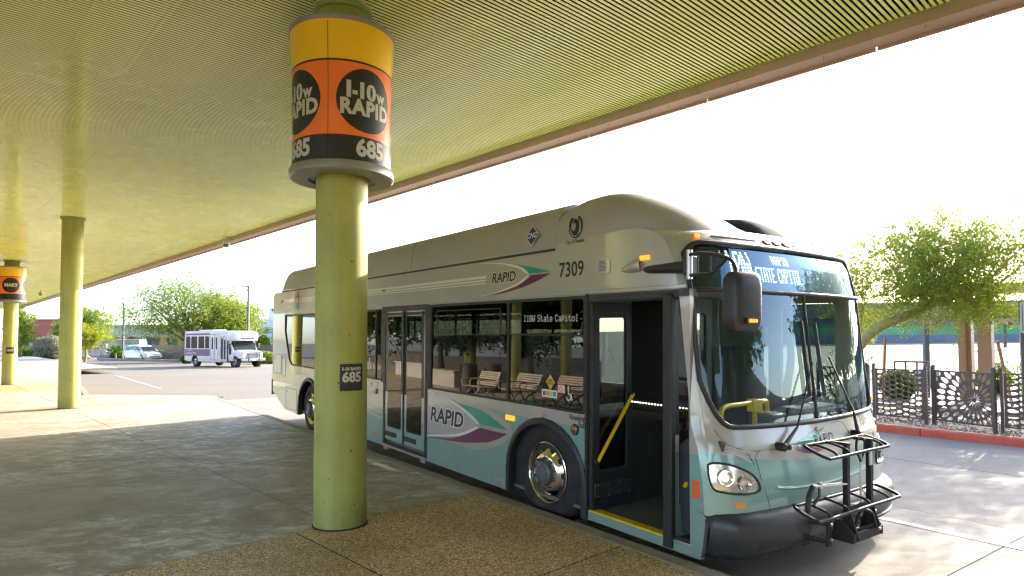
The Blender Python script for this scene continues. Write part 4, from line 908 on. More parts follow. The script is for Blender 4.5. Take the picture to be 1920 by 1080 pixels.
for x0, x1, z0, z1, k in ((-8.14, -8.09, 2.46, 2.58, .03), (-8.05, -8.0, 2.46, 2.62, .05), (-7.96, -7.91, 2.46, 2.60, .05), (-8.10, -7.80, 2.50, 2.53, .0)): mb.plate([(x0, z0), (x1, z0), (x1+k, z1), (x0+k, z1)], [], 0, lambda u, v, q: (u, -.0014-.0001*(z0 > 2.47), v))
mb.build('operator_emblem', M['ink'], bus, smooth=0); text_obj('lettering', 'VALLEY\nMETRO', M['ink'], bus, sd_(-7.99, 2.34, 1), .075, bold=.0015, sx=.95, line=.95)
text_obj('lettering', 'Kneeling\nBus', M['ink'], bus, lambda u, v: (.556+u, -.0024, 1.045+v), .075, bold=.0012, sx=.80, align='RIGHT', line=.78)
st('maker_plate', [(-.89, .235), (-.72, .235), (-.72, .29), (-.89, .29)], 'lgrey', 2); text_obj('lettering', 'Xcelsior', M['dark'], bus, sd_(-.805, .250, 3), .034, sx=.9, shear=.1)
st('ramp_sticker', [(-4.32, .99), (-4.20, .99), (-4.20, 1.10), (-4.32, 1.10)], 'white_st', 2); text_obj('lettering', 'Ramp', M['dark'], bus, sd_(-4.13, .935, 2), .05, sx=.9); text_obj('lettering', 'Kneeling\nBus', M['dark'], bus, sd_(-4.03, 1.06, 2), .045, sx=.85)
for z0 in (1.003, 1.025, 1.047, 1.069): st('sticker_print', [(-4.31, z0), (-4.21, z0), (-4.21, z0+.012), (-4.31, z0+.012)], 'red_st', 3)
def lamp(x, z, w_, h, mat='amber', nm='side_marker', d=.02): return MB().box(x-w_/2, x+w_/2, -d, 0, z-h/2, z+h/2).build(nm, M[mat], bus, bev=.006)
lamp(-.60, .955, .15, .052); lamp(1.29, 2.47, .10, .04, 'amber'); lamp(-3.87+.05, 2.44, .09, .035, 'amber_off'); lamp(-9.05, 2.45, .07, .05, 'redref'); lamp(-4.13, .31, .10, .05, 'redref', 'reflector', .006); lamp(1.79, .70, .07, .135, 'redref', 'reflector', .004)
for x, z, r in ((-.05, 1.04, .022), (.43, .965, .036), (-4.06, .955, .03)):
    e = MB().lathe([(r*1.45, -.004), (r*1.45, -.012), (r*1.1, -.014)], 24, (x, 0, z), 'Y').build('lamp_bezel', M['trim'], bus) if r > .025 else None
    MB().lathe([(r, -.002), (r*.95, -.016), (r*.6, -.022), (.001, -.024)], 20, (x, 0, z), 'Y').build('round_lamp', M['amber_off'] if r < .035 else M['amberdark'], bus)
MB().plate(rr(.70, .885, 2.375, 2.51, .03), [], .008, lambda u, v, q: (u, -.008+q, v)).build('speaker_plate', M['lgrey'], bus, bev=.003); 
mb = MB(); [mb.box(.745, .84, -.0095, -.0075, 2.40+.012*k, 2.404+.012*k) for k in range(8)]; mb.build('speaker_grille', M['dark'], bus)
mb = MB(); n = 14; mb.grid(lambda a, s: (1.01+.24*s, -.065*math.sin(a)*math.sin(min(1, s*1.05)*math.pi/2)**.7*(1 if s < .98 else .55), 2.385+.035*s+.055*math.cos(a)*math.sin(min(1, s*1.05)*math.pi/2)**.7), list(np.linspace(0, math.pi, n)), list(np.linspace(0.02, 1, 10))); mb.build('camera_pod', M['silver'], bus, smooth=60)
for (x0, x1, z0, z1) in ((-8.68, -7.94, .245, .66), (-9.62, -9.05, .92, 1.32), (-8.98, -8.72, .88, 1.34)):
    fr_ = rr(x0, x1, z0, z1, .015); MB().tube([(u, -.0015, v) for u, v in fr_], .004, 4, closed=True).build('hatch_gap', M['dark'], bus)
    MB().box(x0+.06, x0+.09, -.006, 0, z1-.09, z1-.06).build('hatch_latch', M['dark'], bus)
# ------------------------------------------------------------------ wheels and arches
def wheel(cx, cz, yo=.03, par=bus):
    w_ = bpy.data.objects.new('wheel', None); COL.objects.link(w_); w_.parent = par; w_.location = (cx, yo, cz)
    R = .484; wd = .29
    MB().lathe([(.295, .03), (.31, .012), (.36, -.004), (.42, .004), (.455, .022), (R-.006, .05), (R, .075), (R, wd-.04), (R-.03, wd), (.30, wd)], 64, (0, 0, 0), 'Y').build('tyre', M['tyre'], w_, smooth=40)
    MB().lathe([(.300, .028), (.297, .006), (.290, .002), (.283, .008), (.276, .030), (.266, .042), (.250, .044), (.228, .028), (.200, .004), (.178, -.014), (.168, -.018), (.120, -.018), (.115, -.004)], 64, (0, 0, 0), 'Y').build('rim', M['chrome'], w_, smooth=40)
    nrm = Vector((0, -.78, .62)).normalized(); e1 = Vector((1, 0, 0)); e2 = nrm.cross(e1)
    hh = MB().add([Vector((0, .026, .226))+nrm*.004+(e1*math.cos(t)*.030+e2*math.sin(t)*.024) for t in np.linspace(0, 2*math.pi, 14, endpoint=False)], [tuple(range(14))]).build('hand_hole', M['under_b'], w_, smooth=0); hh.rotation_euler = (0, math.pi/10, 0)
    for k in range(1, 10): share(hh, 'hand_hole', w_, None, (0, 2*math.pi*(k+.5)/10, 0))
    MB().lathe([(.118, -.01), (.112, -.045), (.10, -.055), (.06, -.058), (.001, -.058)], 40, (0, 0, 0), 'Y').build('hub', M['hubgrey'], w_, smooth=40)
    nut = MB().lathe([(.019, .0), (.019, -.028), (.013, -.030), (.013, -.052), (.008, -.058), (.001, -.058)], 8, (0, 0, 0), 'Y').build('wheel_nut', M['rust'], w_, smooth=40); nut.location = (0, 0, .143)
    for k in range(1, 10): a = 2*math.pi*k/10; share(nut, 'wheel_nut', w_, (.143*math.sin(a), 0, .143*math.cos(a)))
    bt = MB().lathe([(.009, -.05), (.009, -.066), (.001, -.066)], 6, (0, 0, 0), 'Y').build('hub_bolt', M['rust'], w_); bt.location = (0, 0, .075)
    for k in range(1, 8): a = 2*math.pi*k/8; share(bt, 'hub_bolt', w_, (.075*math.sin(a), 0, .075*math.cos(a)))
    return w_
wf = wheel(-.035, .484); wr = wheel(-7.18, .365, .04)
for cx, cz in ((-.035, .484), (-7.18, .365)):
    c = dup(wf, bus); c.location = (cx, 2*W2-.03, cz); c.rotation_euler = (0, 0, math.pi)
for A, nm in ((FA, 'wheel_flare'), (RA, 'wheel_flare')):
    mb = MB(); n = len(A); cx = (A[0][0]+A[-1][0])/2; prof = [(-.015, .0), (-.012, -.022), (.03, -.030), (.055, -.012), (.055, .02), (-.015, .05)]; vs = []
    for i, (x, z) in enumerate(A):
        a_ = A[max(0, i-1)]; b_ = A[min(n-1, i+1)]; d = Vector((b_[0]-a_[0], 0, b_[1]-a_[1])).normalized(); nr = Vector((d.z, 0, -d.x))
        if nr.dot(Vector((cx-x, 0, .3-z))) > 0: nr = -nr
        for (o_, y) in prof: vs.append(Vector((x, y, z))+nr*o_)
    k = len(prof); mb.add(vs, [(i*k+j, i*k+(j+1) % k, (i+1)*k+(j+1) % k, (i+1)*k+j) for i in range(n-1) for j in range(k)]+[tuple(range(k)), tuple((n-1)*k+j for j in range(k))])
    mb.build(nm, M['trim'], bus, smooth=50)
    w0 = A[0][0]; w1 = A[-1][0]; top = max(z for _, z in A)
    mb = MB(); mb.box(w1-.02, w0+.02, .75, .77, .2, top+.02).box(w1-.02, w0+.02, .045, .76, top+.015, top+.03).box(w1-.03, w1-.015, .045, .76, .2, top+.02).box(w0+.015, w0+.03, .045, .76, .2, top+.02); mb.build('wheel_housing', M['under_b'], bus)
mb = MB(); [mb.box(-.60, -.585, .06+.05*k, .085+.05*k, .22, .9) for k in range(6)]; mb.build('housing_ribs', M['trim'], bus)
MB().plate([(-9.6, .55), (-8.6, .26), (-7.85, .24), (-7.85, .95), (-6.5, .95), (-6.5, .24), (-.66, .24), (-.66, .95), (.6, .95), (.6, .2), (1.9, .2), (1.9, .24), (.62, .245), (.62, 1.0), (-.70, 1.0), (-.70, .27), (-6.45, .27), (-6.45, 1.0), (-7.9, 1.0), (-7.9, .27), (-9.6, .6)], [], 2.4, lambda u, v, q: (u, .08+q, v)).build('underbody', M['under_b'], bus)
MB().box(-8.5, -.8, .55, 2.0, .10, .245).build('chassis', M['under_b'], bus)
# ------------------------------------------------------------------ rear (middle) door: two glazed leaves
MB().plate([(-3.815, .225), (-2.455, .225), (-2.455, 2.203), (-3.815, 2.203)], [[(-3.745, .25), (-2.525, .25), (-2.525, 2.14), (-3.745, 2.14)]], .03, S(-.008)).build('door_frame', M['trim'], bus)
for a, b in ((-3.735, -3.14), (-3.125, -2.535)):
    d = MB().plate([(a, .30), (b, .30), (b, 2.13), (a, 2.13)], [rr(a+.09, b-.09, .50, 2.05, .03)], .03, S(-.004)).build('door_leaf', M['alu'], bus, bev=.004)
    st('livery_panel', [(a+.004, .302), (b-.004, .302), (b-.004, .498), (a+.004, .498)], 'teal', 1, d, -.0042); 
    for p, q_ in ((a+.004, a+.088), (b-.088, b-.004)): st('livery_panel', [(p, .50), (q_, .50), (q_, .66), (p, .66)], 'teal', 1, d, -.0042); st('livery_panel', [(p, .662), (q_, .662), (q_, .98), (p, .98)], 'lgrey', 1, d, -.0042); st('livery_panel', [(p, .982), (q_, .982), (q_, 2.12), (p, 2.12)], 'ink', 1, d, -.0042)
    MB().plate(rr(a+.075, b-.075, .485, 2.06, .03), [], .005, S(-.0075)).build('door_glass', M['sideglass'], d)
    MB().plate(rr(a+.10, b-.10, 1.06, 1.08, .005), [], .012, S(.0)).build('glass_bar', M['trim'], d)
    MB().box(a+.02, b-.22, -.012, -.004, .355, .42).build('kick_bar', M['trim'], d); MB().box(a+.03, b-.03, -.014, .0, 2.07, 2.11).build('top_hinge', M['trim'], d)
MB().box(-3.80, -2.47, -.02, .25, .195, .225).build('door_sill', M['alu'], bus); MB().tube([(-3.133, -.014, .30), (-3.133, -.014, 2.13)], .012, 6).build('door_seal', M['trim'], bus)
for x in (-3.70, -2.55): MB().box(x-.06, x+.06, -.015, .05, .15, .20).build('sill_bracket', M['alu'], bus, bev=.004)
MB().plate([(-2.47, 1.115), (-2.385, 1.115), (-2.385, 2.195), (-2.47, 2.195)], [], .012, S(-.006)).build('window_pillar', M['trim'], bus)
MB().plate([(-3.90, 1.10), (-3.82, 1.10), (-3.82, 2.20), (-3.90, 2.20)], [], .012, S(-.005)).build('window_pillar', M['trim'], bus)
# ------------------------------------------------------------------ open front door
MB().plate([(.565, .20), (.60, .20), (.60, 2.205), (.565, 2.205)], [], .05, S(-.010)).build('door_post', M['trim'], bus)
MB().box(.60, 1.735, .0, .10, 2.14, 2.2).build('door_header', M['dark'], bus); MB().box(.75, 1.55, -.004, .0, 2.165, 2.18).build('header_rubber', M['trim'], bus)
def leaf(x, y0, y1, z0, z1, fwd=1, nm='door_leaf'):
    t = .04; f = lambda u, v, q: (x+q, u, v)
    d = MB().plate([(y0, z0), (y1, z0), (y1, z1), (y0, z1)], [rr(y0+.09, y1-.07, z0+.32, z1-.13, .03)], t, f).build(nm, M['trim'], bus, bev=.006)
    MB().plate(rr(y0+.085, y1-.065, z0+.315, z1-.125, .03), [], .006, lambda u, v, q: (x+t/2+q, u, v)).build('door_glass', M['doorglass'], d)
    return d
d1 = leaf(.615, .0, .50, .30, 2.13)
MB().box(.655, .675, .02, .48, .38, .52).build('kick_plate', M['dark'], d1, bev=.004); MB().box(.64, .665, .01, .50, .285, .37).build('brush_strip', M['trim'], d1)
mb = MB(); [mb.lathe([(.006, .0), (.006, .006), (.001, .008)], 8, (.676, y, z), 'X') for y in (.05, .18, .31, .44) for z in (.40, .50)]; mb.build('screw', M['alu'], d1)
MB().beam((.70, .025, .71), (.70, .47, 1.29), .016, .034, (1, 0, 0)).build('handrail', M['handrail'], d1, bev=.003)
for y, z in ((.025, .71), (.47, 1.29)): MB().lathe([(.018, -.05), (.018, .012), (.001, .014)], 10, (.70, y, z), 'X').build('rail_fixing', M['trim'], d1)
d2 = leaf(1.50, .0, .52, .24, 2.15)
MB().box(1.485, 1.575, -.025, .03, .20, 2.17).build('rubber_edge', M['trim'], d2, bev=.012)
for z0, z1, mm in ((.26, .92, 'teal'), (.922, 1.06, 'lgrey'), (1.062, 2.12, 'ink')): MB().plate([(.02, z0), (.105, z0), (.105, z1), (.02, z1)], [], 0, lambda u, v, q: (1.5425, u, v)).build('leaf_skin', M[mm], d2, smooth=0)
MB().plate([(.105, .26), (.45, .26), (.45, .52), (.105, .52)], [], 0, lambda u, v, q: (1.5425, u, v)).build('leaf_skin', M['teal'], d2, smooth=0)
MB().beam((1.60, .10, .66), (1.60, .42, 1.10), .016, .034, (1, 0, 0)).build('handrail', M['handrail'], d2, bev=.003)
MB().box(.62, 1.50, -.006, .085, .262, .282).build('door_step', M['sill_y'], bus, bev=.005)
MB().box(1.50, 1.735, -.004, .085, .258, .278).build('door_step_end', M['alu'], bus, bev=.004)
# ------------------------------------------------------------------ interior
MB().box(-9.0, 1.85, .05, 2*W2-.05, .235, .268).build('floor', M['floor'], bus)
MB().box(.50, .62, .80, 1.50, .2685, .2695).build('floor_line', M['handrail'], bus)
MB().box(-9.3, 1.55, .05, 2*W2-.05, 2.28, 2.31).build('ceiling', M['liner'], bus)
mb = MB(); mb.plate([(-.62, .268), (.56, .268), (.50, .60), (.40, 1.0), (.33, 1.04), (-.55, 1.04), (-.62, 1.0)], [], .74, S(.06)); mb.build('wheel_box', M['dark'], bus, bev=.03)
mb = MB(); mb.plate([(-.62, .268), (.56, .268), (.45, .60), (.40, .9), (-.62, .9)], [], .74, S(1.79)); mb.build('wheel_box', M['dark'], bus, bev=.03)
par_ = MB().box(-.18, .70, 1.36, 1.39, .70, 2.20).build('driver_partition', M['dark'], bus); MB().box(-.18, .70, 1.352, 1.36, .45, .70).build('steel_panel', M['alu'], par_); 
MB().box(-.18, .68, 1.33, 1.36, 1.09, 1.13).build('strip_housing', M['dark'], par_)
led = MB().box(0, .016, 1.322, 1.331, 1.082, 1.094).build('light_strip', M['ledw'], par_)
for k in range(1, 19): share(led, 'light_strip', par_, (-.15+.042*k, 0, 0))
led.location = (-.15, 0, 0)
MB().box(.72, .76, 1.40, 2.45, .27, 2.2).build('driver_bulkhead', M['dark'], bus); MB().box(.70, 1.46, 1.365, 1.385, .27, 1.72).build('driver_barrier', M['dark'], bus, bev=.02)
MB().box(1.0, 1.5, 1.55, 2.1, .60, .74).build('driver_seat', M['seatblue'], bus, bev=.04); MB().box(.92, 1.04, 1.55, 2.1, .70, 1.45).build('seat_back', M['seatblue'], bus, bev=.05); MB().box(1.05, 1.4, 1.7, 1.95, .27, .60).build('seat_base', M['dark'], bus)
mb = MB(); mb.plate([(1.48, .95), (1.60, 1.04), (1.86, 1.08), (1.93, 1.05), (1.93, .30), (1.55, .30)], [], 2.36, S(.12)); dash = mb.build('dashboard', M['dash'], bus, bev=.02)
MB().box(1.50, 1.80, 1.45, 2.2, 1.05, 1.19).build('instrument_binnacle', M['dash'], dash, bev=.03)
sw = MB(); c = Vector((1.52, 1.83, 1.22)); n = Vector((-.45, 0, .89)); e1 = Vector((0, 1, 0)); e2 = n.cross(e1); sw.tube([c+(e1*math.cos(a)+e2*math.sin(a))*.235 for a in np.linspace(0, 2*math.pi, 28, endpoint=False)], .017, 8, closed=True)
for a in (.5, 2.64, 4.71): sw.tube([c, c+(e1*math.cos(a)+e2*math.sin(a))*.23], .014, 6)
sw.tube([c, c-n*.3], .03, 8); sw.build('steering_wheel', M['dark'], dash)
yb = MB(); yb.tube(spline([(1.72, .42, .95), (1.70, .42, 1.20), (1.68, .50, 1.265), (1.66, .75, 1.27), (1.62, 1.12, 1.27), (1.60, 1.20, 1.22), (1.59, 1.22, 1.0)], 5), .021, 10).tube([(1.64, .96, 1.27), (1.64, .96, .95)], .021, 10); yb.build('grab_rail', M['handrail'], bus, smooth=60)
MB().box(1.60, 1.68, .90, 1.02, 1.19, 1.30).build('rail_clamp', M['handrail'], bus, bev=.01); MB().box(1.45, 1.70, 1.12, 1.36, .95, 1.16).build('farebox', M['dash'], bus, bev=.02)
mb = MB(); [mb.plate([(x, y), (x+.16, y+.02), (x+.13, y+.22), (x-.03, y+.19)], [], .002, lambda u, v, q: (u, v, 1.083+q+.03*(1.9-u)*0)) for x, y in ((1.66, 1.22), (1.69, 1.05))]; mb.build('papers', M['white_st'], dash)
st_ = MB().box(-.2, .22, -.21, .21, -.04, .05).build('seat', M['seatblue'], bus, bev=.04); st_.location = (-1.6, .42, .72)
sbk = MB().box(-.24, -.16, -.21, .21, .0, .72).build('seat_back', M['seatblue'], bus, bev=.04); sbk.location = (-1.6, .42, .72)
for x in (-1.6, -2.2 if 0 else -5.0, -5.7, -6.4, -7.9, -8.5):
    for y in (.42, .86, 1.75, 2.18):
        if (x, y) == (-1.6, .42): continue
        share(st_, 'seat', bus, (x, y, .72)); share(sbk, 'seat_back', bus, (x, y, .72))
mb = MB()
for x in (-1.2, -2.9, -4.4, -5.9):
    for y in (1.05, 1.55): mb.tube([(x, y, .27), (x, y, 2.28)], .017, 8)
mb.build('stanchion', M['alu'], bus)
for y in (.75, 1.85): MB().tube([(-8.5, y, 2.05), (.2, y, 2.05)], .016, 8).build('overhead_rail', M['alu'], bus)
# ------------------------------------------------------------------ mirrors
mr_ = bpy.data.objects.new('mirror', None); COL.objects.link(mr_); mr_.parent = bus
mb = MB(); n = 16
mb.grid(lambda a, s: (1.30+.46*s, -.005-(.035+.03*s)*max(0, math.sin(a)), 2.372-.01*s+(.030+.022*s)*math.cos(a)*(1 if s > .03 else .6)), list(np.linspace(0, math.pi, n)), [0, .06, .2, .5, .8, 1.0]); mb.build('arm_cover', M['bump'], mr_, smooth=60)
MB().box(1.74, 1.80, -.085, .03, 2.30, 2.44).build('arm_bracket', M['bump'], mr_, bev=.01); MB().cyl((1.795, -.075, 2.26), .022, .22, 12).build('hinge_pin', M['alu'], mr_)
MB().tube(spline([(1.80, -.08, 2.44), (1.90, -.11, 2.445), (2.10, -.16, 2.41), (2.24, -.20, 2.36), (2.29, -.215, 2.30), (2.30, -.22, 2.22)], 5), .013, 8).build('arm_tube', M['trim'], mr_, smooth=60)
MB().tube(spline([(1.80, -.08, 2.29), (1.92, -.11, 2.285), (2.05, -.14, 2.29), (2.14, -.17, 2.335), (2.20, -.19, 2.37)], 5), .013, 8).build('arm_tube', M['trim'], mr_, smooth=60)
for x in (1.90, 2.02): MB().tube([(x, -.11-.1*(x-1.9)*1.2, 2.44-.2*(x-1.9)), (x, -.11-.1*(x-1.9)*1.2, 2.288)], .009, 6).build('arm_strut', M['trim'], mr_)
mb = MB(); c = (2.33, -.20, 2.075)
def mh(a, s):
    k = .78+.22*(1-abs(2*s-1)**6); px_ = math.copysign(abs(math.cos(a))**.5, math.cos(a)); py_ = math.copysign(abs(math.sin(a))**.5, math.sin(a)); e = (1-abs(2*s-1)**7)
    return (c[0]+.070*px_*(.35+.65*e)+.02*py_, c[1]+.125*py_*(.72+.28*e), c[2]+.195*(2*s-1))
mb.grid(mh, list(np.linspace(0, 2*math.pi, 28, endpoint=False)), [0, .02, .06, .12, .25, .5, .75, .88, .94, .98, 1], close_u=True)
mb.add([mh(a, 0) for a in np.linspace(0, 2*math.pi, 28, endpoint=False)], [tuple(range(28))]); mb.add([mh(a, 1) for a in np.linspace(0, 2*math.pi, 28, endpoint=False)], [tuple(range(28))])
hs = mb.build('mirror_head', M['bump'], mr_, smooth=50)
MB().plate(rr(-.10, .10, -.16, .16, .03), [], .002, lambda u, v, q: (2.262+q, c[1]+u, c[2]+v)).build('mirror_glass', M['chrome'], hs)
MB().box(2.392, 2.404, -.250, -.135, 1.925, 1.968).build('turn_lamp', M['trim'], hs, bev=.003)
for y in (-.222, -.190, -.158): MB().lathe([(.013, .0), (.012, .008), (.001, .010)], 14, (2.403, y, 1.946), 'X').build('lamp_diode', M['amber'], hs)
m2 = bpy.data.objects.new('mirror', None); COL.objects.link(m2); m2.parent = bus
MB().box(1.70, 1.78, 2.60, 2.70, 1.18, 1.58).build('mirror_head', M['bump'], m2, bev=.035); MB().tube([(1.60, 2.57, 1.62), (1.68, 2.62, 1.64), (1.74, 2.65, 1.56)], .013, 8).build('arm_tube', M['trim'], m2); MB().box(1.765, 1.79, 2.63, 2.70, 1.20, 1.235).build('turn_lamp', M['amber'], m2)
MB().box(1.74, 1.82, 2.585, 2.625, .90, 1.06).build('side_hinge', M['trim'], bus, bev=.01)
M['rack'] = pm('black_powder_coat', (.014, .014, .015), .62, var=.15, scale=8, spec=.3)
# ------------------------------------------------------------------ folding bicycle rack
rk_ = bpy.data.objects.new('bicycle_rack', None); COL.objects.link(rk_); rk_.parent = bus; rk_['label'] = 'black folding bicycle rack on the bus nose'
X0 = 2.36; YA, YB = 1.065, 1.425
for y in (YA, YB):
    p = MB().box(X0-.02, X0+.02, y-.022, y+.022, .34, 1.02).build('upright', M['rack'], rk_, bev=.004)
    MB().box(X0-.12, X0+.022, y-.0225, y+.0225, 1.0, 1.024).build('top_arm', M['rack'], rk_, bev=.004)
    MB().plate([(X0+.02, .30), (X0+.10, .30), (X0+.02, .52)], [], .012, lambda u, v, q, y=y: (u, y-.006+q, v)).build('gusset', M['rack'], rk_)
MB().box(X0-.02, X0+.02, YA, YB, .50, .54).build('cross_member', M['rack'], rk_, bev=.004)
MB().plate([(YA-.045, .285), (YB+.03, .285), (YB+.03, .35), (YA-.045, .35)], [], .012, lambda u, v, q: (X0+.07+q, u, v)).build('foot_plate', M['rack'], rk_, bev=.004)
[MB().plate([(X0-.10, .28), (X0+.08, .28), (X0+.08, .345), (X0+.0, .44), (X0-.06, .44)], [], .012, lambda u, v, q, y=y: (u, y+q, v)).build('foot_side', M['rack'], rk_) for y in (YA-.055, YB+.03)]
for y, s_ in ((YA-.16, 1), (YB+.16, -1)):
    MB().box(X0-.06, X0-.045, y-.03, y+.03, .25, .46).build('mount_plate', M['rack'], rk_, bev=.003)
    for z in (.29, .42): MB().tube([(2.16, y-.10*s_, z+.01), (X0-.05, y-.01*s_, z)], .020, 8).build('mount_tube', M['rack'], rk_)
    for z in (.30, .41): MB().lathe([(.014, 0), (.012, .012), (.001, .013)], 6, (X0-.045, y+.012, z), 'X').build('bolt', M['alu'], rk_)
def tray(z, y0, y1, dx, loops, xo):
    t = MB(); zz = z
    t.tube(spline([(xo+dx, YA+.2, zz-.03), (xo+dx, y0+.08, zz-.035), (xo+dx-.01, y0+.01, zz-.03), (xo+dx/2, y0-.01, zz+.0), (xo, y0+.02, zz+.03), (xo, y0+.10, zz+.035), (xo, YA+.2, zz+.03)], 5), .0125, 8)
    t.tube(spline([(xo+dx, YA+.2, zz-.03), (xo+dx, y1-.08, zz-.03), (xo+dx-.01, y1-.01, zz-.025), (xo+dx/2, y1+.01, zz+.0), (xo, y1-.02, zz+.03), (xo, y1-.10, zz+.035), (xo, YA+.2, zz+.03)], 5), .0125, 8)
    tr = t.build('wheel_tray', M['rack'], rk_, smooth=60)
    for y in loops: MB().tube(spline([(xo, y, zz+.035), (xo+dx*.3, y, zz+.03), (xo+dx*.8, y+.02, zz-.0), (xo+dx, y+.015, zz-.035)], 4), .0105, 8).build('tray_loop', M['rack'], tr, smooth=60)
tray(.985, .68, 1.62, .19, (.80, .98, 1.50), X0-.12); tray(.565, .50, 1.75, .19, (.66, .92, 1.25, 1.55), X0-.10)
sa = MB().tube(spline([(X0+.02, .50, .60), (X0+.04, .455, .62), (X0+.04, .47, .70), (X0+.03, .54, .765)], 4), .020, 8).build('support_arm', M['trim'], rk_, smooth=60)
MB().beam((X0+.02, .55, .765), (X0-.0, YA-.02, .715), .012, .036, (1, 0, 0)).build('arm_link', M['alu'], sa); MB().tube([(X0+.01, .66, .77), (X0+.02, .64, .68), (X0, .60, .62)], .010, 6).build('arm_hook', M['trim'], sa)
MB().lathe([(.024, -.012), (.024, .014), (.001, .016)], 14, (X0+.015, .66, .755), 'X').build('arm_pivot', M['alu'], sa)
MB().tube([(X0+.01, 1.265, .92), (X0+.01, 1.265, .50)], .0085, 10).build('release_rod', M['alu'], rk_)
MB().tube(spline([(X0+.01, 1.265, .86), (X0+.01, 1.24, .90), (X0+.01, 1.205, .94), (X0+.01, 1.205, 1.02), (X0+.01, 1.265, 1.05), (X0+.01, 1.325, 1.02), (X0+.01, 1.325, .94), (X0+.01, 1.29, .90), (X0+.01, 1.265, .86)], 3), .010, 6).build('release_handle', M['trim'], rk_)
MB().box(X0+.02, X0+.032, YB-.05, YB-.015, .82, .93).build('latch_plate', M['alu'], rk_); MB().tube(spline([(X0+.03, YA+.05, .36), (X0+.05, YA+.12, .50), (X0+.07, YA+.25, .46), (X0+.08, YA+.30, .34)], 5), .012, 8).build('spring_loop', M['rack'], rk_)
MB().tube([(X0, YA+.04, .33), (X0+.06, YB-.04, .36)], .016, 8).build('pivot_shaft', M['rack'], rk_)
mb = MB(); mb.lathe([(.012, 0), (.011, .012), (.001, .013)], 6, (X0+.102, 1.36, .345), 'X'); mb.build('bolt', M['alu'], rk_)
# ================================================================== vegetation helpers
M['bark_green'] = pm('green_bark', (.30, .25, .07), .7, var=.3, scale=9, bump=.3, bscale=30)
M['bark'] = pm('grey_brown_bark', (.13, .095, .065), .85, var=.35, scale=10, bump=.6, bscale=25)
M['leaf_a'] = leafmat('palo_verde_leaf', (.135, .205, .032), (.33, .39, .065), .52)
M['leaf_b'] = leafmat('mesquite_leaf', (.12, .18, .035), (.29, .36, .07), .52)
M['leaf_y'] = leafmat('yellow_bloom', (.45, .36, .03), (.55, .45, .03), .4)
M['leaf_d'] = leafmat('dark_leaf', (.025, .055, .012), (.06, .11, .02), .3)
M['leaf_g'] = leafmat('grey_leaf', (.20, .22, .13), (.32, .30, .20), .35)
M['leaf_h'] = leafmat('hedge_leaf', (.045, .10, .014), (.12, .19, .025), .35)
def leaf_mesh(name, C, size, mat, parent, rng, asp=.42, up=None, extra=None):
    """one mesh of small diamond leaves at the points C"""
    n = len(C); a = rng.normal(size=(n, 3))
    if up is not None: a = a+np.array(up)
    a /= np.linalg.norm(a, axis=1)[:, None]; b = np.cross(a, rng.normal(size=(n, 3))); b /= np.linalg.norm(b, axis=1)[:, None]
    s = (size*rng.uniform(.6, 1.35, n))[:, None]; v = np.stack([C-a*s, C+b*s*asp, C+a*s, C-b*s*asp], 1).reshape(-1, 3)
    me = bpy.data.meshes.new(name); me.vertices.add(4*n); me.vertices.foreach_set('co', v.astype(np.float32).ravel())
    me.loops.add(4*n); me.loops.foreach_set('vertex_index', np.arange(4*n, dtype=np.int32)); me.polygons.add(n)
    me.polygons.foreach_set('loop_start', np.arange(0, 4*n, 4, dtype=np.int32)); me.polygons.foreach_set('loop_total', np.full(n, 4, dtype=np.int32))
    mats = mat if isinstance(mat, (list, tuple)) else [mat]
    for m in mats: me.materials.append(m)
    if extra is not None: me.polygons.foreach_set('material_index', extra.astype(np.int32))
    me.update(calc_edges=True); o = bpy.data.objects.new(name, me); COL.objects.link(o); o.parent = parent; return o
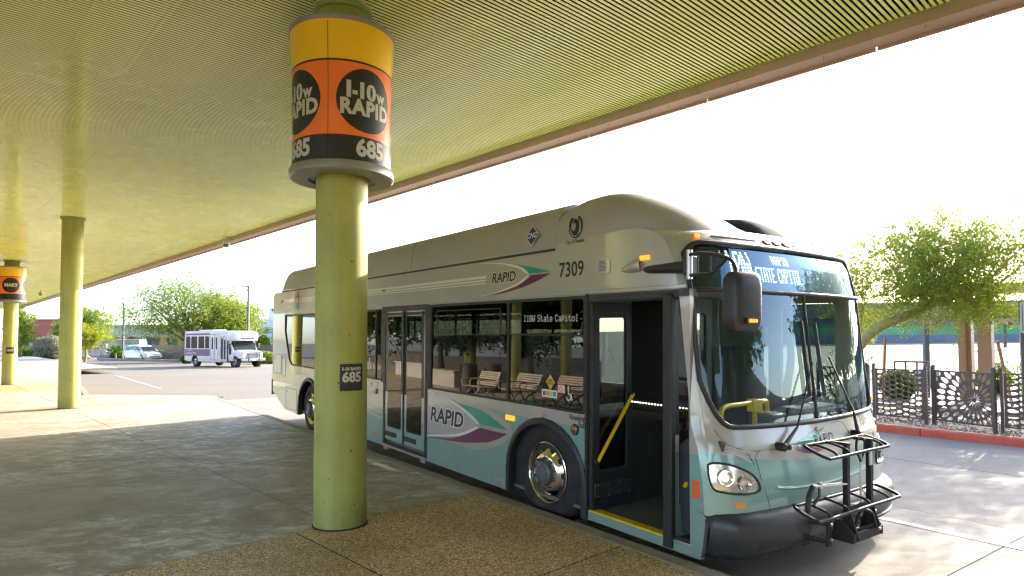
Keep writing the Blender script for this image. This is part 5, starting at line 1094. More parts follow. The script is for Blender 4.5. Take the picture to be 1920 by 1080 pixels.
def tree(name, base, label, trunk, crown_c, crown_r, nspray, per, lsize, leaf, bark, seed=1, spray=.5, group=None, r0=.16, limbs=7, droop=.0, yellow=0., shell=.55, cat='tree', flat=0.):
    """trunk: points relative to base; crown_c / crown_r: ellipsoid centre (relative) and radii"""
    rng = np.random.default_rng(seed); t = empty(name, base, 0, label, cat, group); tp = [np.array(p, float) for p in trunk]
    cc = np.array(crown_c, float); cr = np.array(crown_r, float); mb = MB(); n = len(tp)
    mb.tube(spline(tp, 4) if n > 2 else tp, list(np.linspace(r0, r0*.62, (n-1)*4+1 if n > 2 else n)), 10)
    fork = tp[-1]; sites = []
    for i in range(limbs):
        d = rng.normal(size=3); d[2] = abs(d[2])*.8+.15; d /= np.linalg.norm(d); e = cc+d*cr*rng.uniform(.45, .8); st_ = tp[-1] if i % 3 else tp[-2]*.4+tp[-1]*.6
        mid = st_*.5+e*.5+rng.normal(size=3)*cr*.10-np.array([0, 0, .05*cr[2]]); path = spline([st_, mid, e], 4); mb.tube(path, list(np.linspace(r0*.5, r0*.10, len(path))), 6)
        for k in range(5):
            q = np.array(path[rng.integers(3, len(path))]); d2 = rng.normal(size=3); d2[2] += .25; d2 /= np.linalg.norm(d2); e2 = q+d2*cr*rng.uniform(.25, .5); mb.tube([q, (q+e2)/2+rng.normal(size=3)*.05*cr, e2], [r0*.12, r0*.08, r0*.03], 4); sites.append(e2)
    mb.build('trunk', bark, t, smooth=60)
    d = rng.normal(size=(nspray, 3)); d /= np.linalg.norm(d, axis=1)[:, None]; rad = rng.uniform(0, 1, nspray)**shell
    lob = 1+.26*np.sin(d[:, 0]*5+seed)*np.cos(d[:, 1]*4+seed*2)+.2*np.sin(d[:, 2]*7+d[:, 0]*3+seed)
    P = cc+d*cr*(rad*lob)[:, None]
    if flat: P[:, 2] = np.maximum(P[:, 2], cc[2]-cr[2]*flat+rng.normal(size=nspray)*.1*cr[2])
    if len(sites): S_ = np.array(sites); idx = rng.integers(0, len(S_), nspray//3); P[:nspray//3] = S_[idx]+rng.normal(size=(nspray//3, 3))*cr*.14
    sd_ = (P-cc)/cr; sd_ = sd_/(np.linalg.norm(sd_, axis=1)[:, None]+1e-6)+rng.normal(size=(nspray, 3))*.6+np.array([0, 0, .25-droop]); sd_ /= np.linalg.norm(sd_, axis=1)[:, None]
    s = rng.uniform(0, 1, (nspray, per)); ln = spray*rng.uniform(.5, 1.3, nspray)
    C = P[:, None, :]+sd_[:, None, :]*(s*ln[:, None])[:, :, None]+rng.normal(size=(nspray, per, 3))*(.12*spray); C[:, :, 2] -= droop*.35*(s**2)*ln[:, None]
    C = C.reshape(-1, 3); ex = None; mats = [leaf]
    if yellow: ex = (rng.uniform(size=nspray) < yellow).repeat(per).astype(int); mats = [leaf, M['leaf_y']]
    leaf_mesh('crown', C, lsize, mats, t, rng, extra=ex); return t
def bush(name, base, label, r, n, lsize, leaf, seed=1, box=False, group=None, cat='bush'):
    rng = np.random.default_rng(seed); t = empty(name, base, 0, label, cat, group); r = np.array(r, float); d = rng.normal(size=(n, 3)); d /= np.linalg.norm(d, axis=1)[:, None]
    if box: d = d/np.max(np.abs(d), axis=1)[:, None]**.8
    lob = 1+.10*np.sin(d[:, 0]*6+seed)*np.cos(d[:, 1]*5)+.07*np.sin(d[:, 2]*9+seed)
    C = d*r*(rng.uniform(.72, 1.04, n)*lob)[:, None]+np.array([0, 0, r[2]*.95]); C = C[C[:, 2] > .0]
    leaf_mesh('foliage', C, lsize, leaf, t, rng)
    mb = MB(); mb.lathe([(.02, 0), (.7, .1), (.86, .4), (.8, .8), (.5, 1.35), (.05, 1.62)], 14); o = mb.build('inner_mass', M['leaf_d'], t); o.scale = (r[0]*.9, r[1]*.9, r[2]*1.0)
    mb = MB(); mb.tube([(0, 0, -.05), (.02, 0, r[2]*.6)], [.05*r[0], .03*r[0]], 6); mb.build('stem', M['bark'], t); return t
# ================================================================== fence of cut metal panels
M['fence'] = pm('dark_bronze_metal', (.085, .074, .073), .45, metal=.3, var=.12, scale=6, bump=.05)
def lens(cx, cy, ang, L, w_, n=5):
    pts = [];ca, sa = math.cos(ang), math.sin(ang)
    for i in range(2*n):
        a = 2*math.pi*i/(2*n); u = L/2*math.cos(a); v = w_/2*math.sin(a)*(1-.25*math.cos(a)); pts.append((cx+u*ca-v*sa, cy+u*sa+v*ca))
    return pts
def crop(h, W, H, m=.03):
    for a, b, c in ((1, 0, W-m), (-1, 0, -m), (0, 1, H-m), (0, -1, -m)): h = clip(h, a, b, c)
    ar = abs(sum(h[i][0]*h[(i+1) % len(h)][1]-h[(i+1) % len(h)][0]*h[i][1] for i in range(len(h))))/2 if len(h) > 2 else 0
    return h if ar > 1.5e-4 else None
def burst(W, H, c):
    holes = []
    for r0, r1, k in ((.035, .15, 15), (.185, .33, 21), (.36, .52, 28), (.55, .72, 36), (.75, .93, 44), (.96, 1.15, 50)):
        for i in range(k):
            a = 2*math.pi*(i+.5*(k % 2))/k; rm = (r0+r1)/2; w_ = 2*math.pi*(r0*.55+rm*.45)/k*.80
            h = lens(c[0]+rm*math.cos(a), c[1]+rm*math.sin(a), a, (r1-r0), w_)
            h = crop(h, W, H)
            if h: holes.append(h)
    return holes
def waves(W, H, ph=0.):
    holes = []; nx = 7; dx = (W-.07)/nx
    for i in range(nx):
        ny = 9; off = .5*(i % 2)
        for j in range(-1, ny+1):
            dy = (H-.05)/ny; cx = .035+dx*(i+.5); cy = .03+dy*(j+.5+off)+.02*math.sin(i*1.3+ph); L = dx*.95; w_ = dy*(.70+.14*math.sin(i*1.1+j*.7+ph)); h = lens(cx, cy, .10*math.sin(j+i+ph), L, w_)
            h = crop(h, W, H, .022)
            if h: holes.append(h)
    return holes
def fence_panel(a, b, holes_fn, label, H=.93, zb=.09):
    a, b = Vector(a), Vector(b); d = b-a; W = d.length; d.normalize(); t = empty('metal_fence', (a.x, a.y, a.z), math.atan2(d.y, d.x), label, 'fence', 'cut metal fence panels along the red kerb')
    W2_ = W-.06; MB().plate([(0, 0), (W2_, 0), (W2_, H), (0, H)], holes_fn(W2_, H), .006, lambda u, v, q: (u+.03, q-.003, v+zb)).build('cut_panel', M['fence'], t, smooth=0)
    for x in (.0, W):
        MB().add([(x-.024, -.028, 0), (x+.024, -.028, 0), (x+.024, .028, 0), (x-.024, .028, 0), (x-.024, -.028, 1.10), (x+.024, -.028, 1.07), (x+.024, .028, 1.12), (x-.024, .028, 1.12)], [(0,3,2,1),(4,5,6,7),(0,1,5,4),(1,2,6,5),(2,3,7,6),(3,0,4,7)]).build('post', M['fence'], t, smooth=0, bev=.004)
    return t
def ret_panel(a, b, label):
    a, b = Vector(a), Vector(b); d = b-a; W = d.length; t = empty('scalloped_fence', (a.x, a.y, a.z), math.atan2(d.y, d.x), label, 'fence', 'narrow fence returns'); pts = [(.02, 0)]
    for i in range(16): pts += [(W-.03, .01+.058*i), (W-.085, .035+.058*i)]
    pts += [(W-.03, .94), (.02, .94)]; MB().plate(pts, [], .006, lambda u, v, q: (u, q, v+.09)).build('cut_panel', M['fence'], t, smooth=0); return t
V = lambda x, y, z=-.005: (x, y, z)
fence_panel(V(7.22, 12.83), V(7.77, 12.08), lambda W, H: waves(W, H, .4), 'dark metal fence panel cut with leaf shapes, next to the bus nose')
fence_panel(V(7.90, 12.06), V(8.22, 10.97), lambda W, H: burst(W, H, (W*.70, H*.47)), 'dark metal fence panel with a sunburst cut-out, in the middle')
fence_panel(V(8.36, 10.98), V(9.25, 10.05), lambda W, H: waves(W, H, 2.2), 'dark metal fence panel of leaf cut-outs at the right picture edge')
fence_panel(V(6.62, 13.9), V(7.14, 12.98), lambda W, H: burst(W, H, (W*.4, H*.5)), 'dark metal fence panel half hidden behind the bus nose')
ret_panel(V(7.80, 12.20), V(7.90, 12.10), 'narrow scalloped fence return between leaf panel and sunburst panel'); ret_panel(V(8.25, 11.10), V(8.36, 11.02), 'narrow scalloped fence return right of the sunburst panel')
for i, (a, b) in enumerate((((9.38, 10.05), (9.75, 8.9)), ((9.88, 8.9), (10.7, 7.95)), ((10.8, 7.95), (11.2, 6.8)), ((11.3, 6.8), (12.1, 5.9)), ((12.2, 5.9), (12.6, 4.75)))):
    fence_panel(V(*a), V(*b), (lambda W, H: burst(W, H, (W*.6, H*.5))) if i % 2 else (lambda W, H: waves(W, H, 1.)), ('first','second','third','fourth','fifth')[i]+' dark metal fence panel beyond the right picture edge')
# ================================================================== right hand side
tb_ = at(1596, 700, 14.6); tb_.z = -.02
tp = [Vector((0, 0, -.1)), at(1600, 680, 14.6)-tb_, at(1618, 640, 14.5)-tb_, at(1652, 612, 14.4)-tb_, at(1700, 592, 14.4)-tb_, at(1765, 560, 14.5)-tb_]
tree('palo_verde_tree', tb_, 'large green tree with a leaning trunk standing behind the fence at right', tp, at(1800, 500, 14.6)-tb_, (2.35, 1.9, 1.50), 2900, 30, .029, M['leaf_a'], M['bark_green'], 3, .48, r0=.13, limbs=14, droop=.25, yellow=.05, shell=.5, flat=.72)
b2 = at(1470, 700, 17.5); b2.z = -.1
tree('palo_verde_tree', b2, 'sparse tree behind the bus with bare twigs showing over its roof', [(0, 0, 0), (.2, 0, 1.2), (.1, 0, 2.2)], at(1455, 475, 17.5)-b2, (2.3, 1.6, 1.25), 260, 12, .032, M['leaf_a'], M['bark'], 8, .4, r0=.12, limbs=12, yellow=.1, shell=.3)
b3 = at(1608, 700, 16.2); b3.z = -.02
tree('palo_verde_tree', b3, 'small yellow-green tree peeping out beside the windscreen edge', [(0, 0, 0), (.05, 0, .8), (.0, 0, 1.5)], at(1612, 545, 16.2)-b3, (.75, .8, 1.25), 420, 26, .030, M['leaf_a'], M['bark_green'], 12, .35, r0=.06, limbs=6, yellow=.2, shell=.45)
M['shelter'] = pm('tan_steel', (.34, .22, .145), .5, var=.06)
sh_o = onground(1830, 17.5); sh = empty('bus_shelter', sh_o, R_(-54), 'tan steel shelter posts behind the sunburst fence panel', 'shelter')
for px, w_ in ((1805, .16), (1818, .14), (1848, .32)):
    p = onground(px, 17.5 if px != 1848 else 17.0)-sh_o; p.rotate(Matrix.Rotation(R_(54), 3, 'Z')); MB().box(p.x-w_/2, p.x+w_/2, p.y-.12, p.y+.12, 0, 2.9).build('post', M['shelter'], sh, bev=.01)
MB().box(-1.5, 3.2, -1.2, 1.2, 2.9, 3.05).build('roof', M['shelter'], sh, bev=.01)
sh2 = empty('far_shelter', onground(1895, 24), R_(-30), 'low tan steel beam of a far shelter beside the right tree', 'shelter'); MB().box(-1.2, 1.4, -.1, .1, 2.05, 2.2).build('beam', M['shelter'], sh2); [MB().box(x-.06, x+.06, -.06, .06, 0, 2.05).build('post', M['shelter'], sh2) for x in (1.2,)]
M['polegrey'] = pm('dark_grey_pole', (.085, .085, .09), .45, metal=.3); M['concblock'] = pm('concrete_block', (.42, .40, .37), .8, var=.15, scale=4, bump=.3)
def lamp_post(base, H, label, rz=0., ped=.75, hd=True, r=.065, pw=.3):
    t = empty('lamp_post', base, rz, label, 'lamp post', 'parking lot lamp posts'); MB().cyl((0, 0, -.1), pw, ped+.1, 20).build('pedestal', M['concblock'], t, bev=.02) if pw > .4 else MB().box(-pw, pw, -pw, pw, -.1, ped).build('pedestal', M['concblock'], t, bev=.02)
    MB().box(-r, r, -r, r, ped+.02, H).build('pole', M['polegrey'], t, bev=.01); MB().box(-r*2, r*2, -r*2, r*2, ped, ped+.03).build('base_plate', M['polegrey'], t)
    if hd: MB().box(-.75, 0, -.14, .14, H-.08, H).build('lamp_head', M['polegrey'], t, bev=.03)
    return t
lamp_post(onground(1736, 21.5), 4.2, 'dark lamp post on a square concrete base behind the handrail at right', 0, .55, r=.075, pw=.26)
hr = empty('handrail', onground(1707, 18.5)+Vector((0, 0, .0)), R_(-40), 'brown pipe handrail between bush and lamp post at right', 'railing')
M['railbrown'] = pm('brown_rail', (.15, .11, .085), .45, metal=.2)
for z in (.60, 1.0): MB().tube([(-.42, 0, z), (.42, 0, z)], .026, 8).build('rail', M['railbrown'], hr)
for x in (-.42, -.14, .14, .42): MB().tube([(x, 0, 0), (x, 0, 1.0)], .026, 8).build('post', M['railbrown'], hr)
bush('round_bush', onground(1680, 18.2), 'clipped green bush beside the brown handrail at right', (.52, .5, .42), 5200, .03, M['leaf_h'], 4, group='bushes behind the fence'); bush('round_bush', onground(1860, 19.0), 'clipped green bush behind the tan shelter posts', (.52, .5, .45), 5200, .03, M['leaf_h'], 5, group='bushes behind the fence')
M['stake'] = pm('wood_stake', (.36, .19, .08), .8, var=.2, scale=12)
def stake(p0, p1, label):
    t = empty('tree_stake', p0, 0, label, 'stake', 'wooden tree stakes'); MB().beam((0, 0, 0), Vector(p1)-Vector(p0), .05, .05, (0, 1, .1)).build('rod', M['stake'], t)
p = onground(1652, 17.0); stake(p, p+Vector((.11, 0, 1.75)), 'upright wooden stake beside the young shrub near the bus'); p = onground(1894, 16.0); stake(p, p+Vector((-.32, 0, 1.62)), 'leaning wooden stake beside the sapling at right')
def sapling(base, H, label, seed, n=10, per=34):
    rng = np.random.default_rng(seed); t = empty('sapling', base, 0, label, 'sapling', 'young shrubs behind the fence'); mb = MB(); mb.tube([(0, 0, 0), (.02, 0, H*.5), (-.02, 0, H)], [.016, .012, .005], 6); C = []
    for i in range(n):
        z = H*rng.uniform(.25, .95); a = rng.uniform(0, 6.28); L = H*rng.uniform(.2, .38); e = np.array([L*math.cos(a), L*math.sin(a), z+L*rng.uniform(.3, .9)]); s = np.array([0, 0, z]); mb.tube([s, e], [.008, .003], 5); u = rng.uniform(.2, 1.05, per)[:, None]; C.append(s+(e-s)*u+rng.normal(size=(per, 3))*.03)
    mb.build('stem', M['bark_green'], t); leaf_mesh('foliage', np.concatenate(C), .032, M['leaf_a'], t, rng); return t
sapling(onground(1627, 16.6), 1.45, 'young upright shrub right beside the windscreen edge', 3, 14, 40); sapling(onground(1906, 15.6), 1.25, 'thin sapling by the leaning stake at the right edge', 5)
# wall building with the green band
M['wallgrey'] = pm('grey_stucco', (.135, .135, .155), .8, var=.06, scale=.6, bump=.1); M['wallgreen'] = pm('green_band', (.10, .30, .13), .7, var=.08, scale=.8); M['wallblue'] = pm('blue_grey_block', (.14, .155, .20), .8, var=.08, scale=1.2); M['wallred'] = pm('red_kerb_line', (.35, .05, .07), .7)
wbase = at(1590, 640, 70); wb2 = at(2150, 640, 62); wd_ = (wb2-wbase); wd_.z = 0; wl = wd_.length
zb_ = gh(wbase.x, wbase.y)
wbd = empty('store_building', (wbase.x, wbase.y, zb_-.1), math.atan2(wd_.y, wd_.x), 'long grey store wall with a green band at far right', 'building')
for nm, z0, z1, y0, mm in (('base_course', 0, .95, 0, 'wallblue'), ('green_band', .95, 1.85, .01, 'wallgreen'), ('wall', 1.85, 4.3, .02, 'wallgrey'), ('parapet', 4.3, 4.42, -.06, 'wallgrey'), ('kerb_line', 0, .14, -.4, 'wallred')):
    MB().box(-14, wl+45, y0, 8 if nm != 'kerb_line' else -.1, z0, z1).build(nm, M[mm], wbd, smooth=0)
MB().box(-14, wl+45, -.02, 0, 2.35, 2.42).build('reveal', M['wallblue'], wbd); MB().box(-14, wl+45, -.25, .01, 2.75, 2.95).build('ledge', M['wallgrey'], wbd)
for k in range(14): MB().box(-12+k*5.2, -11.96+k*5.2, -.004, .0, .14, .95).build('control_joint', M['wallgrey'], wbd)
M['hyd'] = pm('hydrant_yellow', (.80, .45, .02), .5)
hy = empty('fire_hydrant', onground(1822, 52), 0, 'yellow fire hydrant in front of the grey store wall', 'hydrant'); MB().lathe([(.16, 0), (.16, .05), (.11, .06), (.11, .5), (.15, .52), (.15, .56), (.12, .62), (.06, .70), (.03, .76), (.001, .76)], 16).build('body', M['hyd'], hy); [MB().cyl((-.2, 0, .40), .06, .4, 10, 'X').build('outlet', M['hyd'], hy)]
tree('young_tree', onground(1884, 50), 'small dark-trunked tree in front of the grey store wall', [(0, 0, 0), (.05, 0, .9), (.0, 0, 1.6)], (.1, 0, 2.6), (1.3, 1.2, .8), 260, 22, .07, M['leaf_b'], M['bark'], 21, .4, r0=.12, limbs=5)
sg = empty('street_sign', onground(1916, 13.0), R_(-20), 'grey sign panel on a post at the right picture edge', 'sign'); MB().box(-.03, .03, -.03, .03, 0, 2.5).build('post', M['polegrey'], sg); MB().plate(rr(-.03, .5, 1.85, 2.48, .03), [], .01, lambda u, v, q: (u, -.045+q, v)).build('panel', M['camgrey'], sg); [MB().box(-.0+.06*k, .012+.06*k, -.052, -.046, 1.9, 2.43).build('panel_rib', M['polegrey'], sg) for k in range(7)]
# ================================================================== far left: lot edge, buildings, vehicles
def blk(name, base, label, cat, group=None, rz=0.): return empty(name, base, rz, label, cat, group)
# block wall behind the parked vehicles
M['cmu'] = pm('brown_block', (.21, .15, .125), .85, var=.12, scale=2, bump=.2); M['cmu2'] = pm('brown_block_light', (.235, .17, .14), .85, var=.12, scale=2); M['mortar'] = pm('mortar', (.16, .12, .10), .9)
wa, wb_ = onground(283, 74), onground(560, 62); wd = (wb_-wa); L = wd.length
bw = blk('block_wall', (wa.x, wa.y, wa.z-.1), 'long brown block wall behind the shuttle and the minivan', 'wall', rz=math.atan2(wd.y, wd.x))
MB().box(0, L, .02, .18, 0, 1.78).build('core', M['mortar'], bw); n = int(L/1.6)
blk0 = MB().box(.004, 1.596, 0, .2, .004, .436).build('block', M['cmu'], bw, bev=.006); blk1 = MB().box(.004, 1.596, 0, .2, .004, .436).build('block', M['cmu2'], bw, bev=.006); blk1.location = (1.6, 0, 0)
for r in range(4):
    for k in range(n):
        if r == 0 and k < 2: continue
        share(blk0 if random.random() < .6 else blk1, 'block', bw, (1.6*k+.8*(r % 2)*(k < n-1), 0, .44*r))
MB().box(0, L, -.02, .22, 1.78, 1.84).build('cap', M['cmu2'], bw)
# planted strip in front of the wall and its kerb
def gstrip(name, pts, mat, label, dz=.06, wd_=2.5):
    mb = MB(); P = [Vector(p) for p in pts]; vs = []
    for p in P:
        vs += [(p.x, p.y, gh(p.x, p.y)+dz), (p.x-.4*wd_, p.y+wd_, gh(p.x, p.y)+dz)]
    mb.add(vs, [(2*i, 2*i+2, 2*i+3, 2*i+1) for i in range(len(P)-1)]); return struct(mb.build(name, mat, smooth=0), label)
gstrip('planting_strip', [onground(x, 72-14*(x-190)/360) for x in (190, 260, 330, 400, 470, 540)], M['dirt'], 'earth strip along the brown block wall')
k2 = empty('far_kerb'); struct(k2, 'pale kerb of the far planting strip'); kerb_run(onground(190, 72), onground(545, 57.5), .3, 4., M['kerb'], k2, -.75, -.38)
# minivan ------------------------------------------------------------------------------------------
M['vwhite'] = pm('white_car_paint', (.72, .72, .70), .25, coat=.8); M['vglass'] = pm('car_glass', (.012, .016, .018), .12, spec=.35); M['vdark'] = pm('dark_plastic', (.02, .02, .02), .5); M['vlamp'] = pm('car_lamp', (.65, .62, .55), .1, coat=.8); M['vrim'] = pm('car_rim', (.35, .35, .35), .3, metal=.8)
def car_wheel(par, x, y, r=.34, wd=.22):
    w_ = bpy.data.objects.new('wheel', None); COL.objects.link(w_); w_.parent = par; w_.location = (x, y, r); s = 1 if y > 0 else -1
    MB().lathe([(r*.62, -.01), (r*.8, .0), (r, -.03), (r, -wd), (r*.6, -wd)], 24, (0, 0, 0), 'Y').build('tyre', M['tyre'], w_); MB().lathe([(r*.64, -.03), (r*.58, -.045), (r*.2, -.02), (.001, -.015)], 20, (0, 0, 0), 'Y').build('rim', M['vrim'], w_)
    if s < 0: w_.rotation_euler = (0, 0, math.pi)
    return w_
def loft(sts, name, mat, par, smooth=45):
    """stations: (x, [(y, z), ...] half section)"""
    mb = MB(); n = len(sts[0][1]); full = lambda h: h+[(-y, z) for y, z in reversed(h)]
    vs = []; 
    for x, h in sts: vs += [(x, y, z) for y, z in full(h)]
    m = 2*n; fs = [(i*m+k, i*m+(k+1) % m, (i+1)*m+(k+1) % m, (i+1)*m+k) for i in range(len(sts)-1) for k in range(m)]; fs += [tuple(range(m)), tuple((len(sts)-1)*m+k for k in range(m))]
    mb.add(vs, fs); return mb.build(name, mat, par, smooth=smooth)
van = blk('minivan', onground(268, 71)+Vector((0, 0, .0)), 'white minivan parked by the lamp post in front of the block wall', 'minivan', rz=R_(-33))
def vs_(x, zb, zh, hw, k=.9): return (x, [(hw*.86, zb), (hw, zb+.12), (hw*1.0, zb+(zh-zb)*.6), (hw*k+.02, zh-.05), (hw*k-.05, zh)])
loft([vs_(-2.55, .40, .90, .88), vs_(-2.45, .28, 1.02, .96), vs_(-1.6, .22, 1.06, 1.0), (.0, [(.86, .20), (1.0, .34), (1.0, .75), (.95, 1.02), (.88, 1.04)]), vs_(1.2, .22, 1.02, 1.0), vs_(1.7, .24, .96, .98, .88), vs_(2.3, .26, .80, .92, .82), vs_(2.52, .34, .62, .80, .80)], 'body', M['vwhite'], van)
cab = lambda x, zt, hw: (x, [(hw+.16, 1.0), (hw+.10, 1.2), (hw, zt-.08), (hw-.10, zt-.01), (hw-.3, zt)])
loft([cab(-2.42, 1.10, .70), cab(-2.20, 1.62, .74), cab(-1.6, 1.73, .76), cab(-.4, 1.75, .77), cab(.35, 1.70, .74), cab(.75, 1.55, .72), cab(1.45, 1.06, .70)], 'cabin', M['vwhite'], van)
for s in (1, -1):
    for a, b, c, d in ((-2.05, -1.15, 1.12, 1.58), (-1.08, -.12, 1.12, 1.60), (-.05, .55, 1.12, 1.58)):
        MB().add([(a, s*.885, c), (b, s*.885, c), (b-.05, s*.79, d), (a+.1, s*.79, d)], [(0,1,2,3)]).build('side_window', M['vglass'], van, smooth=0, solid=.02)
    MB().add([(.62, s*.885, 1.10), (1.15, s*.87, 1.10), (.66, s*.78, 1.52)], [(0,1,2)]).build('side_window', M['vglass'], van, smooth=0, solid=.02)
    MB().obox((2.20, s*.72, .72), (.20, -s*.12, -.03), (.03, s*.12, 0), (0, 0, .06)).build('headlight', M['vlamp'], van, bev=.03); MB().box(.85, 1.0, s*1.0 if s < 0 else 1.0, s*1.18 if s < 0 else 1.18, 1.02, 1.18).build('mirror', M['vwhite'], van, bev=.03) if s > 0 else MB().box(.85, 1.0, -1.18, -1.0, 1.02, 1.18).build('mirror', M['vwhite'], van, bev=.03)
    for x in (-1.55, 1.55): car_wheel(van, x, s*1.0); MB().lathe([(.40, -.006), (.40, .004), (.33, .006)], 24, (x, s*.995, .34), 'Y').build('wheel_arch', M['vdark'], van)
    for x in (-.5, .3): MB().box(x-.1, x+.05, s*1.0-.012, s*1.0+.012, .86, .89).build('door_handle', M['vwhite'], van)
MB().add([(1.43, .70, 1.07), (1.43, -.70, 1.07), (.80, -.62, 1.555), (.80, .62, 1.555)], [(0,1,2,3)]).build('windscreen', M['vglass'], van, smooth=0, solid=-.02)
MB().obox((2.49, 0, .50), (.03, 0, .0), (0, .62, 0), (-.015, 0, .12)).build('grille', M['vdark'], van, bev=.03); MB().obox((2.42, 0, .72), (.05, 0, -.02), (0, .55, 0), (0, 0, .02)).build('grille_bar', M['vrim'], van)
# shuttle bus -------------------------------------------------------------------------------------
M['swhite'] = pm('white_shuttle_paint', (.70, .70, .69), .3, coat=.5, var=.03); M['splum'] = pm('plum_band', (.20, .075, .19), .4, coat=.3); M['schrome'] = pm('shuttle_chrome', (.6, .6, .6), .15, metal=1.)
sb = blk('shuttle_bus', onground(415, 50), 'small white shuttle bus with a plum band, parked in front of the block wall', 'shuttle bus', rz=R_(-32))
SY = 1.15
wins = [(-2.85, -2.25), (-2.15, -1.35), (-1.2, -.42), (-.32, .22)]
holes = [rr(a, b, 1.42, 2.35, .04) for a, b in wins]+[rr(.52, .72, 1.35, 2.28, .09), rr(1.02, 1.22, 1.35, 2.28, .09), rr(1.68, 1.92, .62, 2.2, .04), rr(2.05, 2.27, .62, 2.2, .04)]
side_o = [(-3.0, .50), (-2.55, .42), (-2.1, .42), (-2.05, .62), (-1.9, .84), (-1.65, .92), (-1.4, .84), (-1.25, .62), (-1.2, .42), (2.4, .40), (2.4, 2.62), (2.3, 2.72), (-2.9, 2.72), (-3.0, 2.6)]
for y0, hol in ((-SY, holes), (SY-.04, holes[:4]+[rr(.5, 1.3, 1.42, 2.35, .04), rr(1.5, 2.2, 1.42, 2.35, .04)])): MB().plate(side_o, hol, .04, S(y0)).build('side_wall', M['swhite'], sb, smooth=0)
MB().plate([(-SY, .5), (SY, .5), (SY, 2.62), (SY-.12, 2.72), (-SY+.12, 2.72), (-SY, 2.62)], [], .04, lambda u, v, q: (-3.02+q, u, v)).build('rear_wall', M['swhite'], sb)
MB().box(-3.0, 2.4, -SY+.02, SY-.02, 2.69, 2.75).build('roof', M['swhite'], sb, bev=.02); MB().box(-2.0, -.2, -.6, .6, 2.75, 2.86).build('roof_unit', M['swhite'], sb, bev=.05); MB().box(-3.0, 3.2, -SY+.05, SY-.05, .42, .5).build('floor', M['vdark'], sb); MB().box(-2.9, 2.3, -SY+.3, SY-.3, .5, 1.3).build('interior', M['vdark'], sb)
for a, b in wins:
    wn = MB().plate(rr(a+.0, b-.0, 1.42, 2.35, .04), [], .01, S(-SY+.01)).build('window', M['vglass'], sb); MB().box(a, b, -SY-.004, -SY+.008, 2.05, 2.09).build('window_bar', M['vdark'], wn); MB().plate(rr(a, b, 1.42, 2.35, .04), [], .01, S(SY-.02)).build('window', M['vglass'], sb)
for a, b, z0, z1 in ((.52, .72, 1.35, 2.28), (1.02, 1.22, 1.35, 2.28), (1.68, 1.92, .62, 2.2), (2.05, 2.27, .62, 2.2)): MB().plate(rr(a, b, z0, z1, .04), [], .01, S(-SY+.012)).build('door_window', M['vglass'], sb)
for x0, x1, z0, z1 in ((.40, 1.34, .55, 2.5), (1.62, 2.33, .45, 2.3)):
    dr = MB().tube([(u, -SY-.002, v) for u, v in rr(x0, x1, z0, z1, .02)], .012, 4, closed=True).build('door', M['vdark'], sb); MB().box((x0+x1)/2-.02, (x0+x1)/2+.02, -SY-.008, -SY, z0, z1).build('door_seam', M['vdark'], dr)
MB().plate([(-2.97, .84), (.30, .84), (.30, 1.36), (-2.97, 1.36)], [[(-2.05, .845), (-1.9, .90), (-1.65, .925), (-1.4, .90), (-1.25, .845)]] if 0 else [], .002, S(-SY-.002)).build('plum_band', M['splum'], sb, smooth=0); MB().plate([(-2.97, 2.44), (.30, 2.44), (.30, 2.58), (-2.97, 2.58)], [], .002, S(-SY-.002)).build('plum_band', M['splum'], sb, smooth=0)
text_obj('lettering', 'CIRCULATOR', M['white_st'], sb, lambda u, v: (-2.15+u, -SY-.005, 1.04+v), .24, bold=.006, sx=.85); text_obj('lettering', 'Neighborhood', M['white_st'], sb, lambda u, v: (-2.25+u, -SY-.005, 1.27+v), .13, bold=.003, sx=.9)
for y0 in (-1.02, .98): MB().plate([(2.4, .45), (2.4, 2.0), (2.62, 2.0), (3.0, 1.32), (3.05, .95), (3.0, .45)], [rr(2.48, 2.78, .95, 1.80, .09)], .04, S(y0)).build('cab_side', M['swhite'], sb, smooth=0)
for y in (-1.005, .99): MB().plate(rr(2.46, 2.80, .93, 1.82, .1), [], .01, S(y)).build('cab_window', M['vglass'], sb)
capz = lambda x, z0, z1, hw: (x, [(hw-.05, z0), (hw, z0+.1), (hw, z1-.18), (hw-.1, z1-.04), (hw-.3, z1)])
loft([capz(1.9, 2.0, 2.75, SY-.002), capz(2.5, 1.98, 2.74, SY-.004), capz(3.0, 1.98, 2.68, 1.08), capz(3.18, 2.02, 2.55, .95), capz(3.26, 2.10, 2.40, .8)], 'cab_cap', M['swhite'], sb)
MB().obox((3.235, 0, 2.27), (.02, 0, 0), (0, .58, 0), (-.02, 0, .13)).build('sign_window', M['vglass'], sb, bev=.02)
for y in (-.2, 0, .2, -.95, .95): MB().box(3.08 if abs(y) < .5 else 2.9, 3.14 if abs(y) < .5 else 2.98, y-.05, y+.05, 2.62, 2.66).build('marker_lamp', M['amber'], sb)
MB().add([(3.02, -.93, 1.34), (3.02, .93, 1.34), (2.66, .88, 1.98), (2.66, -.88, 1.98)], [(0,1,2,3)]).build('windscreen', M['vglass'], sb, smooth=0, solid=.02); MB().box(2.4, 2.66, -1.0, 1.0, 1.93, 2.0).build('cab_header', M['swhite'], sb)
hs_ = lambda x, z0, z1, hw: (x, [(hw, z0), (hw, z0+.2), (hw-.02, z1-.1), (hw-.12, z1-.01), (hw-.4, z1)])
loft([hs_(2.7, .70, 1.33, .98), hs_(3.2, .70, 1.27, .96), hs_(3.75, .68, 1.20, .92), hs_(3.9, .70, 1.08, .86)], 'hood', M['swhite'], sb)
gr = MB().box(3.885, 3.93, -.52, .52, .74, 1.10).build('grille', M['vdark'], sb, bev=.01)
